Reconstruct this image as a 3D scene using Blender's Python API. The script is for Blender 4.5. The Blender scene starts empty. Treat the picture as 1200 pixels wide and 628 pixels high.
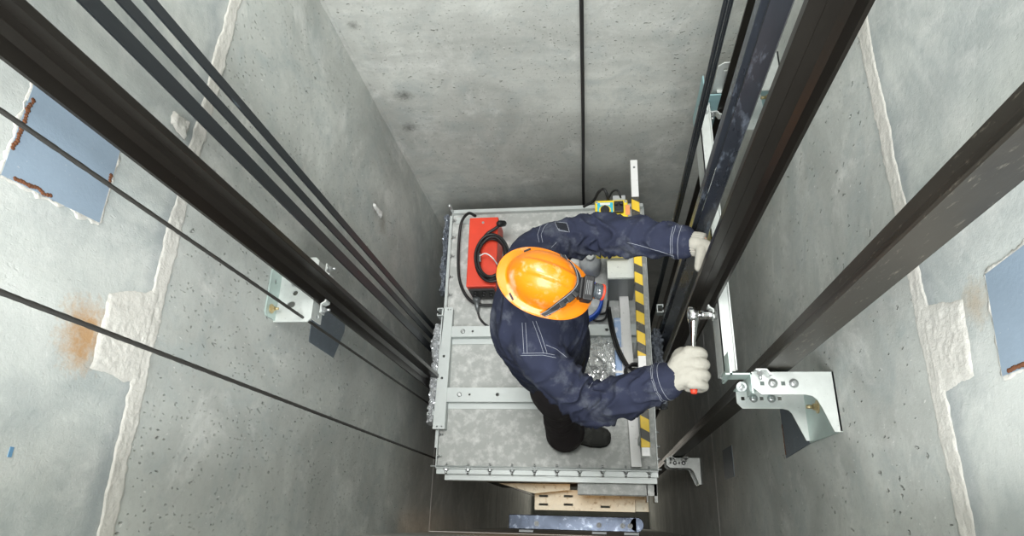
import bpy, bmesh, math, random
from mathutils import Vector as V, Matrix, noise
from mathutils.bvhtree import BVHTree

random.seed(7)
scene = bpy.context.scene
COL = scene.collection
PI = math.pi

# ------------------------------------------------------------------ camera
CAMZ = 3.5
FPX = 749.41
R = ((0.99124854, 0.02524283, -0.1295729),
     (-0.02418088, -0.93021883, -0.36620789),
     (-0.12977527, 0.36613622, -0.92146766))
RX, RD, RF = (V(r) for r in R)
CAM = V((0, 0, CAMZ))
cam_d = bpy.data.cameras.new('camera')
cam = bpy.data.objects.new('camera', cam_d)
COL.objects.link(cam)
m = Matrix((RX, -RD, -RF)).transposed().to_4x4()
m.translation = CAM
cam.matrix_world = m
cam_d.sensor_width = 36
cam_d.lens = FPX / 1200 * 36
cam_d.clip_start = .02
scene.camera = cam


def ray(px, py):
    return RX * ((px - 600) / FPX) + RD * ((py - 314) / FPX) + RF


def at(px, py, z):
    """point of the horizontal plane z seen at this place of the photo"""
    d = ray(px, py)
    return CAM + d * ((z - CAMZ) / d.z)


def atx(px, py, x):
    d = ray(px, py)
    return CAM + d * (x / d.x)


# ------------------------------------------------------------------ materials
def mat(name):
    m = bpy.data.materials.new(name)
    m.use_nodes = True
    return m, m.node_tree.nodes, m.node_tree.links, m.node_tree.nodes['Principled BSDF']


def nd(n, t, **k):
    o = n.new(t)
    for a, b in k.items():
        setattr(o, a, b)
    return o


def noise_tex(n, l, scale, detail=4, rough=.55, vec=None, dist=0):
    t = nd(n, 'ShaderNodeTexNoise')
    t.inputs['Scale'].default_value = scale
    t.inputs['Detail'].default_value = detail
    t.inputs['Roughness'].default_value = rough
    t.inputs['Distortion'].default_value = dist
    if vec is not None:
        l.new(vec, t.inputs['Vector'])
    return t.outputs['Fac']


def ramp(n, l, fac, a, b, ca=(0, 0, 0, 1), cb=(1, 1, 1, 1)):
    r = nd(n, 'ShaderNodeValToRGB')
    r.color_ramp.elements[0].position = a
    r.color_ramp.elements[1].position = b
    r.color_ramp.elements[0].color = ca
    r.color_ramp.elements[1].color = cb
    l.new(fac, r.inputs['Fac'])
    return r.outputs['Color']


def mix(n, l, fac, a, b, mode='MIX'):
    x = nd(n, 'ShaderNodeMix', data_type='RGBA', blend_type=mode)
    for s, v in ((x.inputs[0], fac), (x.inputs[6], a), (x.inputs[7], b)):
        if isinstance(v, (int, float)):
            s.default_value = v
        elif isinstance(v, tuple):
            s.default_value = v if len(v) == 4 else v + (1,)
        else:
            l.new(v, s)
    return x.outputs[2]


def math_n(n, l, op, a, b=None, c=None):
    x = nd(n, 'ShaderNodeMath', operation=op)
    for i, v in enumerate((a, b, c)):
        if v is None:
            continue
        if isinstance(v, (int, float)):
            x.inputs[i].default_value = v
        else:
            l.new(v, x.inputs[i])
    return x.outputs[0]


def coords(n, l, scale=(1, 1, 1)):
    tc = nd(n, 'ShaderNodeTexCoord')
    mp = nd(n, 'ShaderNodeMapping')
    mp.inputs['Scale'].default_value = scale
    l.new(tc.outputs['Object'], mp.inputs['Vector'])
    return mp.outputs['Vector']


def simple(name, col, rough=.5, metal=0., var=.25, vscale=20, bump=0., bscale=80, dust=None, dscale=30, dlo=.55, dhi=.75,
           stretch=(1, 1, 1), spec=.5, coat=0.):
    m, n, l, p = mat(name)
    vec = coords(n, l, stretch)
    f = noise_tex(n, l, vscale, 5, .6, vec)
    c = mix(n, l, f, tuple(x * (1 - var) for x in col), tuple(min(1, x * (1 + var)) for x in col))
    if dust:
        d = ramp(n, l, noise_tex(n, l, dscale, 6, .65, vec), dlo, dhi)
        c = mix(n, l, d, c, dust)
    l.new(c, p.inputs['Base Color'])
    p.inputs['Metallic'].default_value = metal
    p.inputs['Specular IOR Level'].default_value = spec
    p.inputs['Coat Weight'].default_value = coat
    r = nd(n, 'ShaderNodeMapRange')
    r.inputs['To Min'].default_value = max(.05, rough - .1)
    r.inputs['To Max'].default_value = min(1, rough + .1)
    l.new(f, r.inputs['Value'])
    l.new(r.outputs[0], p.inputs['Roughness'])
    if bump:
        b = nd(n, 'ShaderNodeBump')
        b.inputs['Strength'].default_value = .6
        b.inputs['Distance'].default_value = bump
        l.new(noise_tex(n, l, bscale, 4, .6, vec), b.inputs['Height'])
        l.new(b.outputs[0], p.inputs['Normal'])
    return m


def concrete(name, stretch=(1, 1, 1), smooth_above=None, tone=(.56, .58, .55), spots=(), pit_amt=.5, streak=False):
    m, n, l, p = mat(name)
    tc = nd(n, 'ShaderNodeTexCoord')
    vec = tc.outputs['Object']
    sv = coords(n, l, stretch)
    big = noise_tex(n, l, 1.7, 6, .62, vec, .7)
    med = noise_tex(n, l, 6, 7, .68, vec, .6)
    fine = noise_tex(n, l, 60, 5, .72, vec)
    grain = noise_tex(n, l, 230, 3, .6, vec)
    c = mix(n, l, ramp(n, l, big, .34, .66), tuple(x * .72 for x in tone), tuple(x * 1.08 for x in tone))
    c = mix(n, l, math_n(n, l, 'MULTIPLY', ramp(n, l, med, .48, .70), .6), c, (tone[0] * .64, tone[1] * .70, tone[2] * .74))
    wht = ramp(n, l, noise_tex(n, l, 3.7, 8, .72, vec, .5), .53, .70)
    c = mix(n, l, math_n(n, l, 'MULTIPLY', wht, .55), c, (.80, .80, .765))
    c = mix(n, l, math_n(n, l, 'MULTIPLY', ramp(n, l, fine, .52, .78), .35), c, tuple(x * .55 for x in tone))
    c = mix(n, l, math_n(n, l, 'MULTIPLY', ramp(n, l, grain, .58, .75), .22), c, tuple(x * .5 for x in tone))
    if streak:
        st = noise_tex(n, l, 1, 6, .7, coords(n, l, (1.2, 1.2, 9)))
        c = mix(n, l, math_n(n, l, 'MULTIPLY', ramp(n, l, st, .48, .72), .38), c, tuple(x * .58 for x in tone))

    def pits(scale, amt, k, seed, dist):
        vv = nd(n, 'ShaderNodeTexVoronoi')
        vv.inputs['Scale'].default_value = scale
        nz = nd(n, 'ShaderNodeTexNoise')
        nz.inputs['Scale'].default_value = scale * 2.6
        nz.inputs['Detail'].default_value = 4
        sc = nd(n, 'ShaderNodeVectorMath', operation='SCALE')
        sc.inputs['Scale'].default_value = dist / scale
        ce = nd(n, 'ShaderNodeVectorMath', operation='SUBTRACT')
        ce.inputs[1].default_value = (.5 + seed, .5, .5)
        l.new(nz.outputs['Color'], ce.inputs[0])
        l.new(ce.outputs[0], sc.inputs[0])
        mv = nd(n, 'ShaderNodeVectorMath', operation='ADD')
        l.new(sv, mv.inputs[0])
        l.new(sc.outputs[0], mv.inputs[1])
        l.new(mv.outputs[0], vv.inputs['Vector'])
        sep = nd(n, 'ShaderNodeSeparateColor')
        l.new(vv.outputs['Color'], sep.inputs[0])
        size = math_n(n, l, 'MULTIPLY', math_n(n, l, 'SUBTRACT', sep.outputs[0], 1 - amt), k)
        q = math_n(n, l, 'MULTIPLY', math_n(n, l, 'SUBTRACT', size, vv.outputs['Distance']), 9)
        return math_n(n, l, 'MINIMUM', math_n(n, l, 'MAXIMUM', q, 0), 1)
    pit = math_n(n, l, 'MAXIMUM', pits(33, pit_amt * .72, .5, 0, 2.0), math_n(n, l, 'MULTIPLY', pits(80, pit_amt * .8, .6, 3, 1.8), .7))
    clus = ramp(n, l, noise_tex(n, l, 4, 3, .5, vec), .28, .50)
    pit = math_n(n, l, 'MULTIPLY', pit, clus)
    pit_glint = math_n(n, l, 'MULTIPLY', pits(41, .55, .34, 7, 2.1), clus)
    c = mix(n, l, math_n(n, l, 'MULTIPLY', pit_glint, .6), c, (.84, .84, .80))  # pale specks paint the bright lit edges of the pits into the colour
    if smooth_above is not None:
        sx = nd(n, 'ShaderNodeSeparateXYZ')
        l.new(vec, sx.inputs[0])
        g = math_n(n, l, 'LESS_THAN', sx.outputs['Z'], smooth_above)
        pit = math_n(n, l, 'MULTIPLY', pit, math_n(n, l, 'MULTIPLY_ADD', g, .94, .06))
        tint = mix(n, l, ramp(n, l, noise_tex(n, l, 3.1, 7, .66, vec, .5), .42, .58), (.58, .605, .58), (.40, .435, .43))
        tint = mix(n, l, math_n(n, l, 'MULTIPLY', ramp(n, l, noise_tex(n, l, 7, 8, .72, vec, .35), .5, .68), .55), tint, (.74, .745, .72))
        c = mix(n, l, math_n(n, l, 'MULTIPLY', math_n(n, l, 'SUBTRACT', 1, g), .75), c, tint)
        # wet-looking grey bleed above the joint
        bd = math_n(n, l, 'SUBTRACT', sx.outputs['Z'], smooth_above + .035)
        bd = math_n(n, l, 'MULTIPLY_ADD', math_n(n, l, 'SUBTRACT', med, .5), .16, bd)
        bd = math_n(n, l, 'ABSOLUTE', bd)
        bd = ramp(n, l, bd, .0, .05, (1, 1, 1, 1), (0, 0, 0, 1))
        c = mix(n, l, math_n(n, l, 'MULTIPLY', bd, .55), c, (.26, .29, .31))
    c = mix(n, l, math_n(n, l, 'MULTIPLY', pit, .22), c, (.27, .26, .235))  # shade inside the pits, painted into the colour
    for (pt, rad, colr, amt) in spots:
        d = nd(n, 'ShaderNodeVectorMath', operation='DISTANCE')
        d.inputs[1].default_value = pt
        l.new(vec, d.inputs[0])
        q = math_n(n, l, 'MULTIPLY_ADD', math_n(n, l, 'SUBTRACT', fine, .5), rad * 1.6, d.outputs['Value'])
        q = math_n(n, l, 'MULTIPLY_ADD', math_n(n, l, 'SUBTRACT', med, .5), rad * 1.6, q)
        q = ramp(n, l, math_n(n, l, 'DIVIDE', q, rad), .1, 1, (1, 1, 1, 1), (0, 0, 0, 1))
        c = mix(n, l, math_n(n, l, 'MULTIPLY', q, amt), c, colr)
    l.new(c, p.inputs['Base Color'])
    p.inputs['Roughness'].default_value = .82
    p.inputs['Specular IOR Level'].default_value = .3
    b = nd(n, 'ShaderNodeBump')
    b.inputs['Strength'].default_value = 1
    b.inputs['Distance'].default_value = .0085
    h = math_n(n, l, 'MULTIPLY_ADD', pit, -1, math_n(n, l, 'MULTIPLY', fine, .16))
    h = math_n(n, l, 'MULTIPLY_ADD', med, .25, h)
    h = math_n(n, l, 'MULTIPLY_ADD', grain, .06, h)
    l.new(h, b.inputs['Height'])
    l.new(b.outputs[0], p.inputs['Normal'])
    return m


M = {}
M['wall_l'] = concrete('concrete_left', (1, 1.25, .75), 2.14, spots=[((-1.057, .335, 2.33), .085, (.46, .25, .09), .85),
                                                                   ((-1.057, 1.39, .82), .05, (.2, .19, .17), .7), ((-1.057, 1.37, .70), .07, (.22, .2, .17), .6),
                                                                   ((-1.057, .92, 2.22), .04, (.2, .2, .19), .6)], pit_amt=.62)
M['wall_r'] = concrete('concrete_right', (1, 1.3, .75), 2.07, spots=[((.697, .40, 2.27), .05, (.45, .33, .2), .5)], pit_amt=.62)
M['wall_b'] = concrete('concrete_back', (.8, 1, 1.6), None, (.56, .57, .535), spots=[((-.9, 1.9, 1.02), .06, (.1, .1, .09), .8),
                                                                                   ((-.95, 1.9, .75), .05, (.12, .12, .11), .8), ((-.98, 1.9, 1.5), .03, (.15, .15, .14), .7), ((-1.0, 1.9, 1.75), .03, (.15, .15, .14), .7)], pit_amt=.62, streak=True)
M['wall_f'] = concrete('concrete_front', (1, 1, 1), None, (.52, .53, .50))
M['mortar'] = simple('lime_mortar', (.63, .615, .57), .92, 0, .12, 30, .003, 150, dust=(.50, .49, .46), dscale=40, dlo=.56, dhi=.75)
M['mortar_old'] = simple('grey_grout', (.66, .66, .64), .85, 0, .1, 25, .003, 90)
M['embed'] = simple('painted_steel_plate', (.30, .38, .47), .55, .1, .16, 7, .0008, 120, dust=(.6, .62, .62), dscale=150, dlo=.66, dhi=.70)
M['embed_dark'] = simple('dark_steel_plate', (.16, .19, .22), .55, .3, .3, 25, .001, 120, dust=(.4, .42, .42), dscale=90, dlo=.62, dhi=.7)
M['rust'] = simple('rusty_edge', (.16, .06, .025), .9, 0, .5, 60, .002, 160)
M['rail'] = simple('oiled_dark_steel', (.021, .018, .015), .33, .5, .4, 9, .0006, 60, dust=(.20, .18, .15), dscale=160, dlo=.70, dhi=.76, stretch=(1, 1, .35))
M['rail_dusty'] = simple('dusty_rail_steel', (.06, .053, .044), .42, .5, .45, 14, .0006, 60, dust=(.28, .25, .20), dscale=100, dlo=.60, dhi=.76, stretch=(1, 1, .25))
M['film'] = simple('blue_film_on_steel', (.040, .046, .058), .28, .3, .5, 9, .0014, 14, dust=(.30, .35, .43), dscale=30, dlo=.56, dhi=.78, stretch=(1, 1, .3))
M['belt'] = simple('black_belt_rubber', (.016, .02, .024), .42, 0, .4, 9, .0006, 50, dust=(.12, .15, .18), dscale=25, dlo=.66, dhi=.8, stretch=(1, 1, .2))
M['black'] = simple('black_rubber', (.014, .014, .015), .5, 0, .3, 40)
M['galv'] = simple('galvanised_steel', (.56, .59, .57), .42, .35, .12, 40, .0004, 200, dust=(.34, .36, .35), dscale=120, dlo=.62, dhi=.72)
M['zinc_green'] = simple('greenish_zinc', (.46, .56, .53), .4, .4, .15, 30, .0003, 160)
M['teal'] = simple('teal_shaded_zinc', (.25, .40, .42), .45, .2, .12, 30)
M['car'] = simple('grey_painted_roof', (.42, .435, .42), .55, .1, .12, 16, .0006, 60, dust=(.66, .67, .65), dscale=19, dlo=.47, dhi=.68)
M['beam'] = simple('light_grey_beam', (.57, .61, .60), .45, .2, .08, 20, .0003, 100)
M['body'] = simple('car_wall_steel', (.12, .12, .11), .6, .4, .3, 10)
M['warmzinc'] = simple('warm_lit_zinc', (.60, .56, .44), .45, .2, .25, 25, .0006, 60, dust=(.30, .22, .12), dscale=34, dlo=.56, dhi=.70)  # yellow cast of warm lamplight put into the base colour; brown mottling is rust
M['bolt'] = simple('bolt_zinc', (.52, .54, .54), .3, .8, .15, 60)
M['bolt_gold'] = simple('bolt_yellow_zinc', (.55, .45, .25), .35, .7, .2, 60)
M['chrome'] = simple('chrome', (.72, .72, .72), .13, 1, .05, 20)
M['red'] = simple('red_paint', (.74, .055, .022), .45, 0, .14, 14, .0004, 60, dust=(.85, .38, .28), dscale=26, dlo=.66, dhi=.78)
M['orange'] = simple('orange_plastic', (.80, .22, .003), .34, 0, .06, 6, .0003, 90, dust=(.86, .50, .32), dscale=17, dlo=.52, dhi=.76, coat=.15)
M['strap'] = simple('black_elastic', (.03, .032, .036), .75, 0, .3, 90, .0006, 300)
M['reflex'] = simple('grey_reflective', (.30, .31, .32), .5, 0, .15, 60)
M['white'] = simple('white_paint', (.80, .80, .79), .45, .05, .06, 30, .0003, 80, dust=(.6, .6, .58), dscale=50, dlo=.62, dhi=.7)
M['yellow'] = simple('yellow_plastic', (.86, .66, .03), .4, 0, .08, 30)
M['cyan'] = simple('cyan_panel', (.03, .47, .66), .4, 0, .05, 30)
M['orange_sticker'] = simple('orange_sticker', (.85, .33, .12), .5, 0, .05, 30)
M['greybox'] = simple('grey_sheet_box', (.40, .42, .42), .38, .55, .1, 12)
M['darkgrey'] = simple('dark_steel_sheet', (.22, .235, .24), .4, .6, .15, 10)
M['header'] = simple('glint_header_steel', (.07, .09, .13), .25, .6, .4, 14, .001, 30, dust=(.42, .48, .58), dscale=26, dlo=.56, dhi=.74)  # the dust colour paints white-blue glitter onto the steel
M['bluehose'] = simple('blue_hose', (.02, .10, .55), .35, 0, .1, 40)
M['blueplastic'] = simple('blue_wrapped_profile', (.30, .42, .66), .22, .1, .2, 30, .001, 30, dust=(.75, .80, .88), dscale=25, dlo=.5, dhi=.7)
M['rope'] = simple('steel_wire_rope', (.05, .048, .044), .5, .4, .3, 200)
M['denim'] = simple('navy_workwear', (.021, .025, .048), .88, 0, .35, 14, .0012, 420, dust=(.11, .12, .145), dscale=13, dlo=.50, dhi=.80, spec=.25)
M['denim_dark'] = simple('black_panel_cloth', (.018, .020, .026), .9, 0, .3, 30, .001, 300, dust=(.10, .10, .11), dscale=12, dlo=.55, dhi=.8, spec=.2)
M['trousers'] = simple('dark_trousers', (.034, .029, .031), .9, 0, .3, 16, .001, 300, dust=(.10, .095, .09), dscale=10, dlo=.55, dhi=.8, spec=.2)
M['thread'] = simple('pale_thread', (.32, .34, .39), .9, 0, .2, 100)
M['boot'] = simple('charcoal_boot', (.035, .036, .033), .75, 0, .3, 30, .001, 160, dust=(.14, .14, .13), dscale=14, dlo=.52, dhi=.8)
M['sole'] = simple('boot_sole', (.015, .015, .015), .8)
M['glove'] = simple('knitted_cotton', (.37, .355, .31), .95, 0, .10, 50, .0022, 260, dust=(.50, .47, .42), dscale=24, dlo=.58, dhi=.8, spec=.1)
M['skin'] = simple('skin', (.60, .36, .26), .55, 0, .08, 30)
M['hair'] = simple('brown_hair', (.06, .04, .025), .7, 0, .3, 80)
M['eye'] = simple('eye_white', (.8, .8, .78), .3)
M['plasticlens'] = simple('dark_lens', (.06, .07, .08), .12, 0, .1, 30, coat=.6)
M['tape_blue'] = simple('blue_tape', (.14, .30, .48), .5)
M['bucket'] = simple('grey_plastic', (.42, .44, .45), .5, 0, .1, 20)
M['paper'] = simple('paper', (.7, .7, .68), .8)


def stripes_mat():
    m, n, l, p = mat('hazard_tape')
    tc = nd(n, 'ShaderNodeTexCoord')
    sx = nd(n, 'ShaderNodeSeparateXYZ')
    l.new(tc.outputs['Object'], sx.inputs[0])
    s = math_n(n, l, 'MULTIPLY_ADD', sx.outputs['X'], .55, sx.outputs['Y'])
    fr = math_n(n, l, 'FRACT', math_n(n, l, 'MULTIPLY', s, 10.2))
    g = math_n(n, l, 'GREATER_THAN', fr, .56)
    wear = ramp(n, l, noise_tex(n, l, 60, 5, .6, tc.outputs['Object']), .58, .7)
    c = mix(n, l, g, (.82, .55, .03), (.05, .048, .04))
    c = mix(n, l, math_n(n, l, 'MULTIPLY', wear, .35), c, (.35, .3, .2))
    l.new(c, p.inputs['Base Color'])
    p.inputs['Roughness'].default_value = .45
    return m


M['tape'] = stripes_mat()


def film_mat(name, tint, alpha):
    m, n, l, p = mat(name)
    p.inputs['Base Color'].default_value = tint
    p.inputs['Roughness'].default_value = .12
    p.inputs['Metallic'].default_value = .35
    p.inputs['Alpha'].default_value = alpha
    return m


M['foil'] = film_mat('crumpled_clear_film', (.72, .74, .76, 1), .8)
M['foil_dark'] = film_mat('crumpled_grey_film', (.30, .33, .38, 1), .85)
M['bag'] = film_mat('clear_bag', (.85, .87, .87, 1), .32)


# ------------------------------------------------------------------ mesh helpers
class MB:
    def __init__(s):
        s.bm = bmesh.new()
        s.mi = 0

    def face(s, vs, sm=False):
        try:
            f = s.bm.faces.new(vs)
        except ValueError:
            return None
        f.material_index = s.mi
        f.smooth = sm
        return f

    def box(s, c, size, rot=None, bev=0.):
        c = V(c)
        t = bmesh.new()
        bmesh.ops.create_cube(t, size=1)
        for v in t.verts:
            v.co = V((v.co.x * size[0], v.co.y * size[1], v.co.z * size[2]))
        if bev:
            bmesh.ops.bevel(t, geom=t.edges[:], offset=bev, segments=2, profile=.5, affect='EDGES')
        mt = (rot.to_4x4() if rot else Matrix())
        mt = Matrix.Translation(c) @ mt
        s.merge(t, mt)
        return s

    def bb(s, a, b, bev=0.):
        a, b = V(a), V(b)
        return s.box((a + b) / 2, [abs(x) for x in (b - a)], None, bev)

    def merge(s, t, mt=None, sm=None):
        idx = {}
        for v in t.verts:
            idx[v] = s.bm.verts.new(mt @ v.co if mt else v.co)
        for f in t.faces:
            s.face([idx[v] for v in f.verts], f.smooth if sm is None else sm)
        t.free()

    def cyl(s, p0, p1, r0, r1=None, seg=20, cap=True, sm=True):
        p0, p1 = V(p0), V(p1)
        r1 = r0 if r1 is None else r1
        return s.lathe(p0, p1 - p0, [(0, r0), ((p1 - p0).length, r1)], seg, cap, sm)

    def lathe(s, o, axis, prof, seg=24, cap=True, sm=True, sharp=True):
        o = V(o)
        a = V(axis).normalized()
        u = a.orthogonal().normalized()
        w = a.cross(u)
        rings = []
        for h, r in prof:
            rings.append([s.bm.verts.new(o + a * h + (u * math.cos(2 * PI * i / seg) + w * math.sin(2 * PI * i / seg)) * r) for i in range(seg)])
        for i in range(len(rings) - 1):
            for j in range(seg):
                k = (j + 1) % seg
                s.face([rings[i][j], rings[i][k], rings[i + 1][k], rings[i + 1][j]], sm)
        if cap:
            s.face(rings[0][::-1])
            s.face(rings[-1])
        return s

    def tube(s, pts, r, seg=10, cap=True, sm=True):
        pts = [V(p) for p in pts]
        rad = r if isinstance(r, (list, tuple)) else [r] * len(pts)
        t0 = (pts[1] - pts[0]).normalized()
        u = t0.orthogonal().normalized()
        rings = []
        for i, p in enumerate(pts):
            a = pts[max(0, i - 1)]
            b = pts[min(len(pts) - 1, i + 1)]
            t = (b - a)
            t = t.normalized() if t.length > 1e-9 else t0
            u = (u - t * u.dot(t))
            u = u.normalized() if u.length > 1e-6 else t.orthogonal().normalized()
            w = t.cross(u)
            rings.append([s.bm.verts.new(p + (u * math.cos(2 * PI * k / seg) + w * math.sin(2 * PI * k / seg)) * rad[i]) for k in range(seg)])
        for i in range(len(rings) - 1):
            for j in range(seg):
                k = (j + 1) % seg
                s.face([rings[i][j], rings[i][k], rings[i + 1][k], rings[i + 1][j]], sm)
        if cap:
            s.face(rings[0][::-1])
            s.face(rings[-1])
        return s

    def loft(s, rings, cap=True, sm=True):
        rr = [[s.bm.verts.new(p) for p in r] for r in rings]
        k = len(rr[0])
        for i in range(len(rr) - 1):
            for j in range(k):
                j2 = (j + 1) % k
                s.face([rr[i][j], rr[i][j2], rr[i + 1][j2], rr[i + 1][j]], sm)
        if cap:
            s.face(rr[0][::-1], sm)
            s.face(rr[-1], sm)
        return s

    def ball(s, c, r, sub=3, sc=(1, 1, 1)):
        t = bmesh.new()
        bmesh.ops.create_icosphere(t, subdivisions=sub, radius=r)
        for v in t.verts:
            v.co = V((v.co.x * sc[0], v.co.y * sc[1], v.co.z * sc[2]))
        s.merge(t, Matrix.Translation(V(c)), True)
        return s

    def prism(s, o, u, v, outer, th, holes=()):
        """polygon (with holes) in the plane o + a*u + b*v, extruded by th along u x v"""
        o, u, v = V(o), V(u).normalized(), V(v).normalized()
        n = u.cross(v)
        t = bmesh.new()
        es = []
        for loop in [outer] + list(holes):
            vs = [t.verts.new(o + u * a + v * b) for a, b in loop]
            es += [t.edges.new((vs[i], vs[(i + 1) % len(vs)])) for i in range(len(vs))]
        bmesh.ops.triangle_fill(t, edges=es, use_beauty=True, use_dissolve=False, normal=n)
        g = bmesh.ops.extrude_face_region(t, geom=t.faces[:])
        bmesh.ops.translate(t, verts=[e for e in g['geom'] if isinstance(e, bmesh.types.BMVert)], vec=n * th)
        s.merge(t)
        return s

    def build(s, name, mats, parent=None, smooth=False, recalc=True, bev=0):
        me = bpy.data.meshes.new(name)
        if recalc:
            bmesh.ops.recalc_face_normals(s.bm, faces=s.bm.faces[:])
        if smooth:
            for f in s.bm.faces:
                f.smooth = True
        s.bm.to_mesh(me)
        s.bm.free()
        for m in (mats if isinstance(mats, (list, tuple)) else [mats]):
            me.materials.append(M[m] if isinstance(m, str) else m)
        o = bpy.data.objects.new(name, me)
        COL.objects.link(o)
        if bev:
            b = o.modifiers.new('b', 'BEVEL')
            b.width = bev
            b.segments = 2
            b.limit_method = 'ANGLE'
        if parent:
            o.parent = parent
            o.matrix_parent_inverse = Matrix.Translation(-parent.location)
        return o


def tag(o, label=None, cat=None, group=None, kind=None):
    for k, v in (('label', label), ('category', cat), ('group', group), ('kind', kind)):
        if v:
            o[k] = v
    return o


def empty(name, loc, label, cat, group=None):
    o = bpy.data.objects.new(name, None)
    o.location = loc
    o.empty_display_size = .05
    COL.objects.link(o)
    return tag(o, label, cat, group)


def circ(cx, cy, r, n=14):
    return [(cx + r * math.cos(2 * PI * i / n), cy + r * math.sin(2 * PI * i / n)) for i in range(n)]


def sq(cx, cy, h):
    return [(cx - h, cy - h), (cx + h, cy - h), (cx + h, cy + h), (cx - h, cy + h)]


def bolt_mb(mb, p, axis, r=.008, h=.007, shaft=0.):
    p, a = V(p), V(axis).normalized()
    mb.lathe(p, a, [(0, r * 1.75), (.002, r * 1.75), (.0021, r * 1.7)], 20)
    mb.lathe(p + a * .002, a, [(0, r), (h * .85, r), (h, r * .85)], 6, sm=False)
    if shaft:
        mb.lathe(p + a * (.002 + h), a, [(0, r * .55), (shaft, r * .5)], 12)
    return mb


def bolt(p, axis, parent, r=.008, h=.007, shaft=0., m='bolt'):
    return bolt_mb(MB(), p, axis, r, h, shaft).build('bolt', m, parent)


def spline(pts, n=8):
    pts = [V(p) for p in pts]
    P = [pts[0] * 2 - pts[1]] + pts + [pts[-1] * 2 - pts[-2]]
    out = []
    for i in range(1, len(P) - 2):
        a, b, c, d = P[i - 1:i + 3]
        for k in range(n):
            t = k / n
            out.append(.5 * ((2 * b) + (c - a) * t + (2 * a - 5 * b + 4 * c - d) * t * t + (3 * b - a - 3 * c + d) * t ** 3))
    out.append(pts[-1])
    return out


def fspline(v, n=8):
    return [p.x for p in spline([V((x, 0, 0)) for x in v], n)]


# ================================================================== SETTING
XL, XR, YB, YF = -1.057, .697, 1.90, -.08
Z0, Z1 = -7.2, 6.6
ZR = .10                                     # top of the lift car


def struct(o):
    return tag(o, kind='structure')


struct(MB().bb((XL - .15, YF - .2, Z0), (XL, YB + .15, Z1)).build('wall_left', 'wall_l'))
struct(MB().bb((XR, YF - .2, Z0), (XR + .15, YB + .15, Z1)).build('wall_right', 'wall_r'))
struct(MB().bb((XL - .15, YB, Z0), (XR + .15, YB + .15, Z1)).build('wall_back', 'wall_b'))
fw = MB()
fw.bb((XL - .15, YF - .2, Z0), (XR + .15, YF, 1.95))
fw.bb((XL - .15, YF - .2, 4.15), (XR + .15, YF, Z1))
fw.bb((XL - .15, YF - .2, 1.95), (-.75, YF, 4.15))
fw.bb((.5, YF - .2, 1.95), (XR + .15, YF, 4.15))
struct(fw.build('wall_front', 'wall_f'))
struct(MB().bb((XL - .15, YF - .2, Z0 - .15), (XR + .15, YB + .15, Z0)).build('floor', 'wall_f'))


def jag(t, s, amp, seed):
    return amp * (noise.noise((t * s, seed, 0)) + .5 * noise.noise((t * s * 2.7, seed, 3)) + .3 * noise.noise((t * s * 7, seed, 7)))


def joint(name, x, sgn, zc, w, y0, y1, m='mortar', th=.003, rough=1., centre=None):
    """ragged strip of mortar along y on a side wall; sgn = inward normal"""
    n = int((y1 - y0) / .005)
    k = 14
    mb = MB()
    rows = []
    for i in range(n + 1):
        y = y0 + (y1 - y0) * i / n
        c = zc + (centre(y) if centre else 0)
        lo = c - w / 2 + (jag(y, 14, .009, zc) + jag(y, 55, .006, zc + 2)) * rough
        hi = c + w / 2 + (jag(y, 7, .008, zc + 5) + jag(y, 45, .003, zc + 7)) * rough
        row = []
        for j in range(k + 1):
            t = j / k
            edge = min(1, min(t, 1 - t) * 13)
            zz = lo + (hi - lo) * t
            h = .0004 + th * edge * (.7 + .5 * noise.noise((y * 30, zz * 30, x)) + .45 * noise.noise((y * 95, zz * 95, x)))
            row.append(mb.bm.verts.new((x + sgn * h, y, zz)))
        rows.append(row)
    for i in range(n):
        for j in range(k):
            mb.face([rows[i][j], rows[i + 1][j], rows[i + 1][j + 1], rows[i][j + 1]], True)
    return struct(mb.build(name, m))


def lumpy_poly(mb, x, sgn, poly, th, jagamp=.006, step=.005, seed=1.):
    """mortar fill inside a polygon (y,z) on a side wall"""
    ys = [p[0] for p in poly]
    zs = [p[1] for p in poly]
    nu = max(6, int((max(ys) - min(ys)) / step))
    nv = max(6, int((max(zs) - min(zs)) / step))
    # bilinear patch of a quad
    a, b, c, d = [V((0, p[0], p[1])) for p in poly]
    rows = []
    for i in range(nu + 1):
        u = i / nu
        row = []
        for j in range(nv + 1):
            v = j / nv
            p = (a * (1 - u) + b * u) * (1 - v) + (d * (1 - u) + c * u) * v
            e = min(1, min(u, 1 - u, v, 1 - v) * 14)
            if e < 1:
                p += V((0, jag(p.z, 22, jagamp, seed), jag(p.y, 22, jagamp, seed + 9))) * (1 - e)
            h = .0006 + th * e * (.75 + .4 * noise.noise((p.y * 32, p.z * 32, seed)) + .4 * noise.noise((p.y * 90, p.z * 90, seed)))
            row.append(mb.bm.verts.new((x + sgn * h, p.y, p.z)))
        rows.append(row)
    for i in range(nu):
        for j in range(nv):
            mb.face([rows[i][j], rows[i + 1][j], rows[i + 1][j + 1], rows[i][j + 1]], True)


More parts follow.
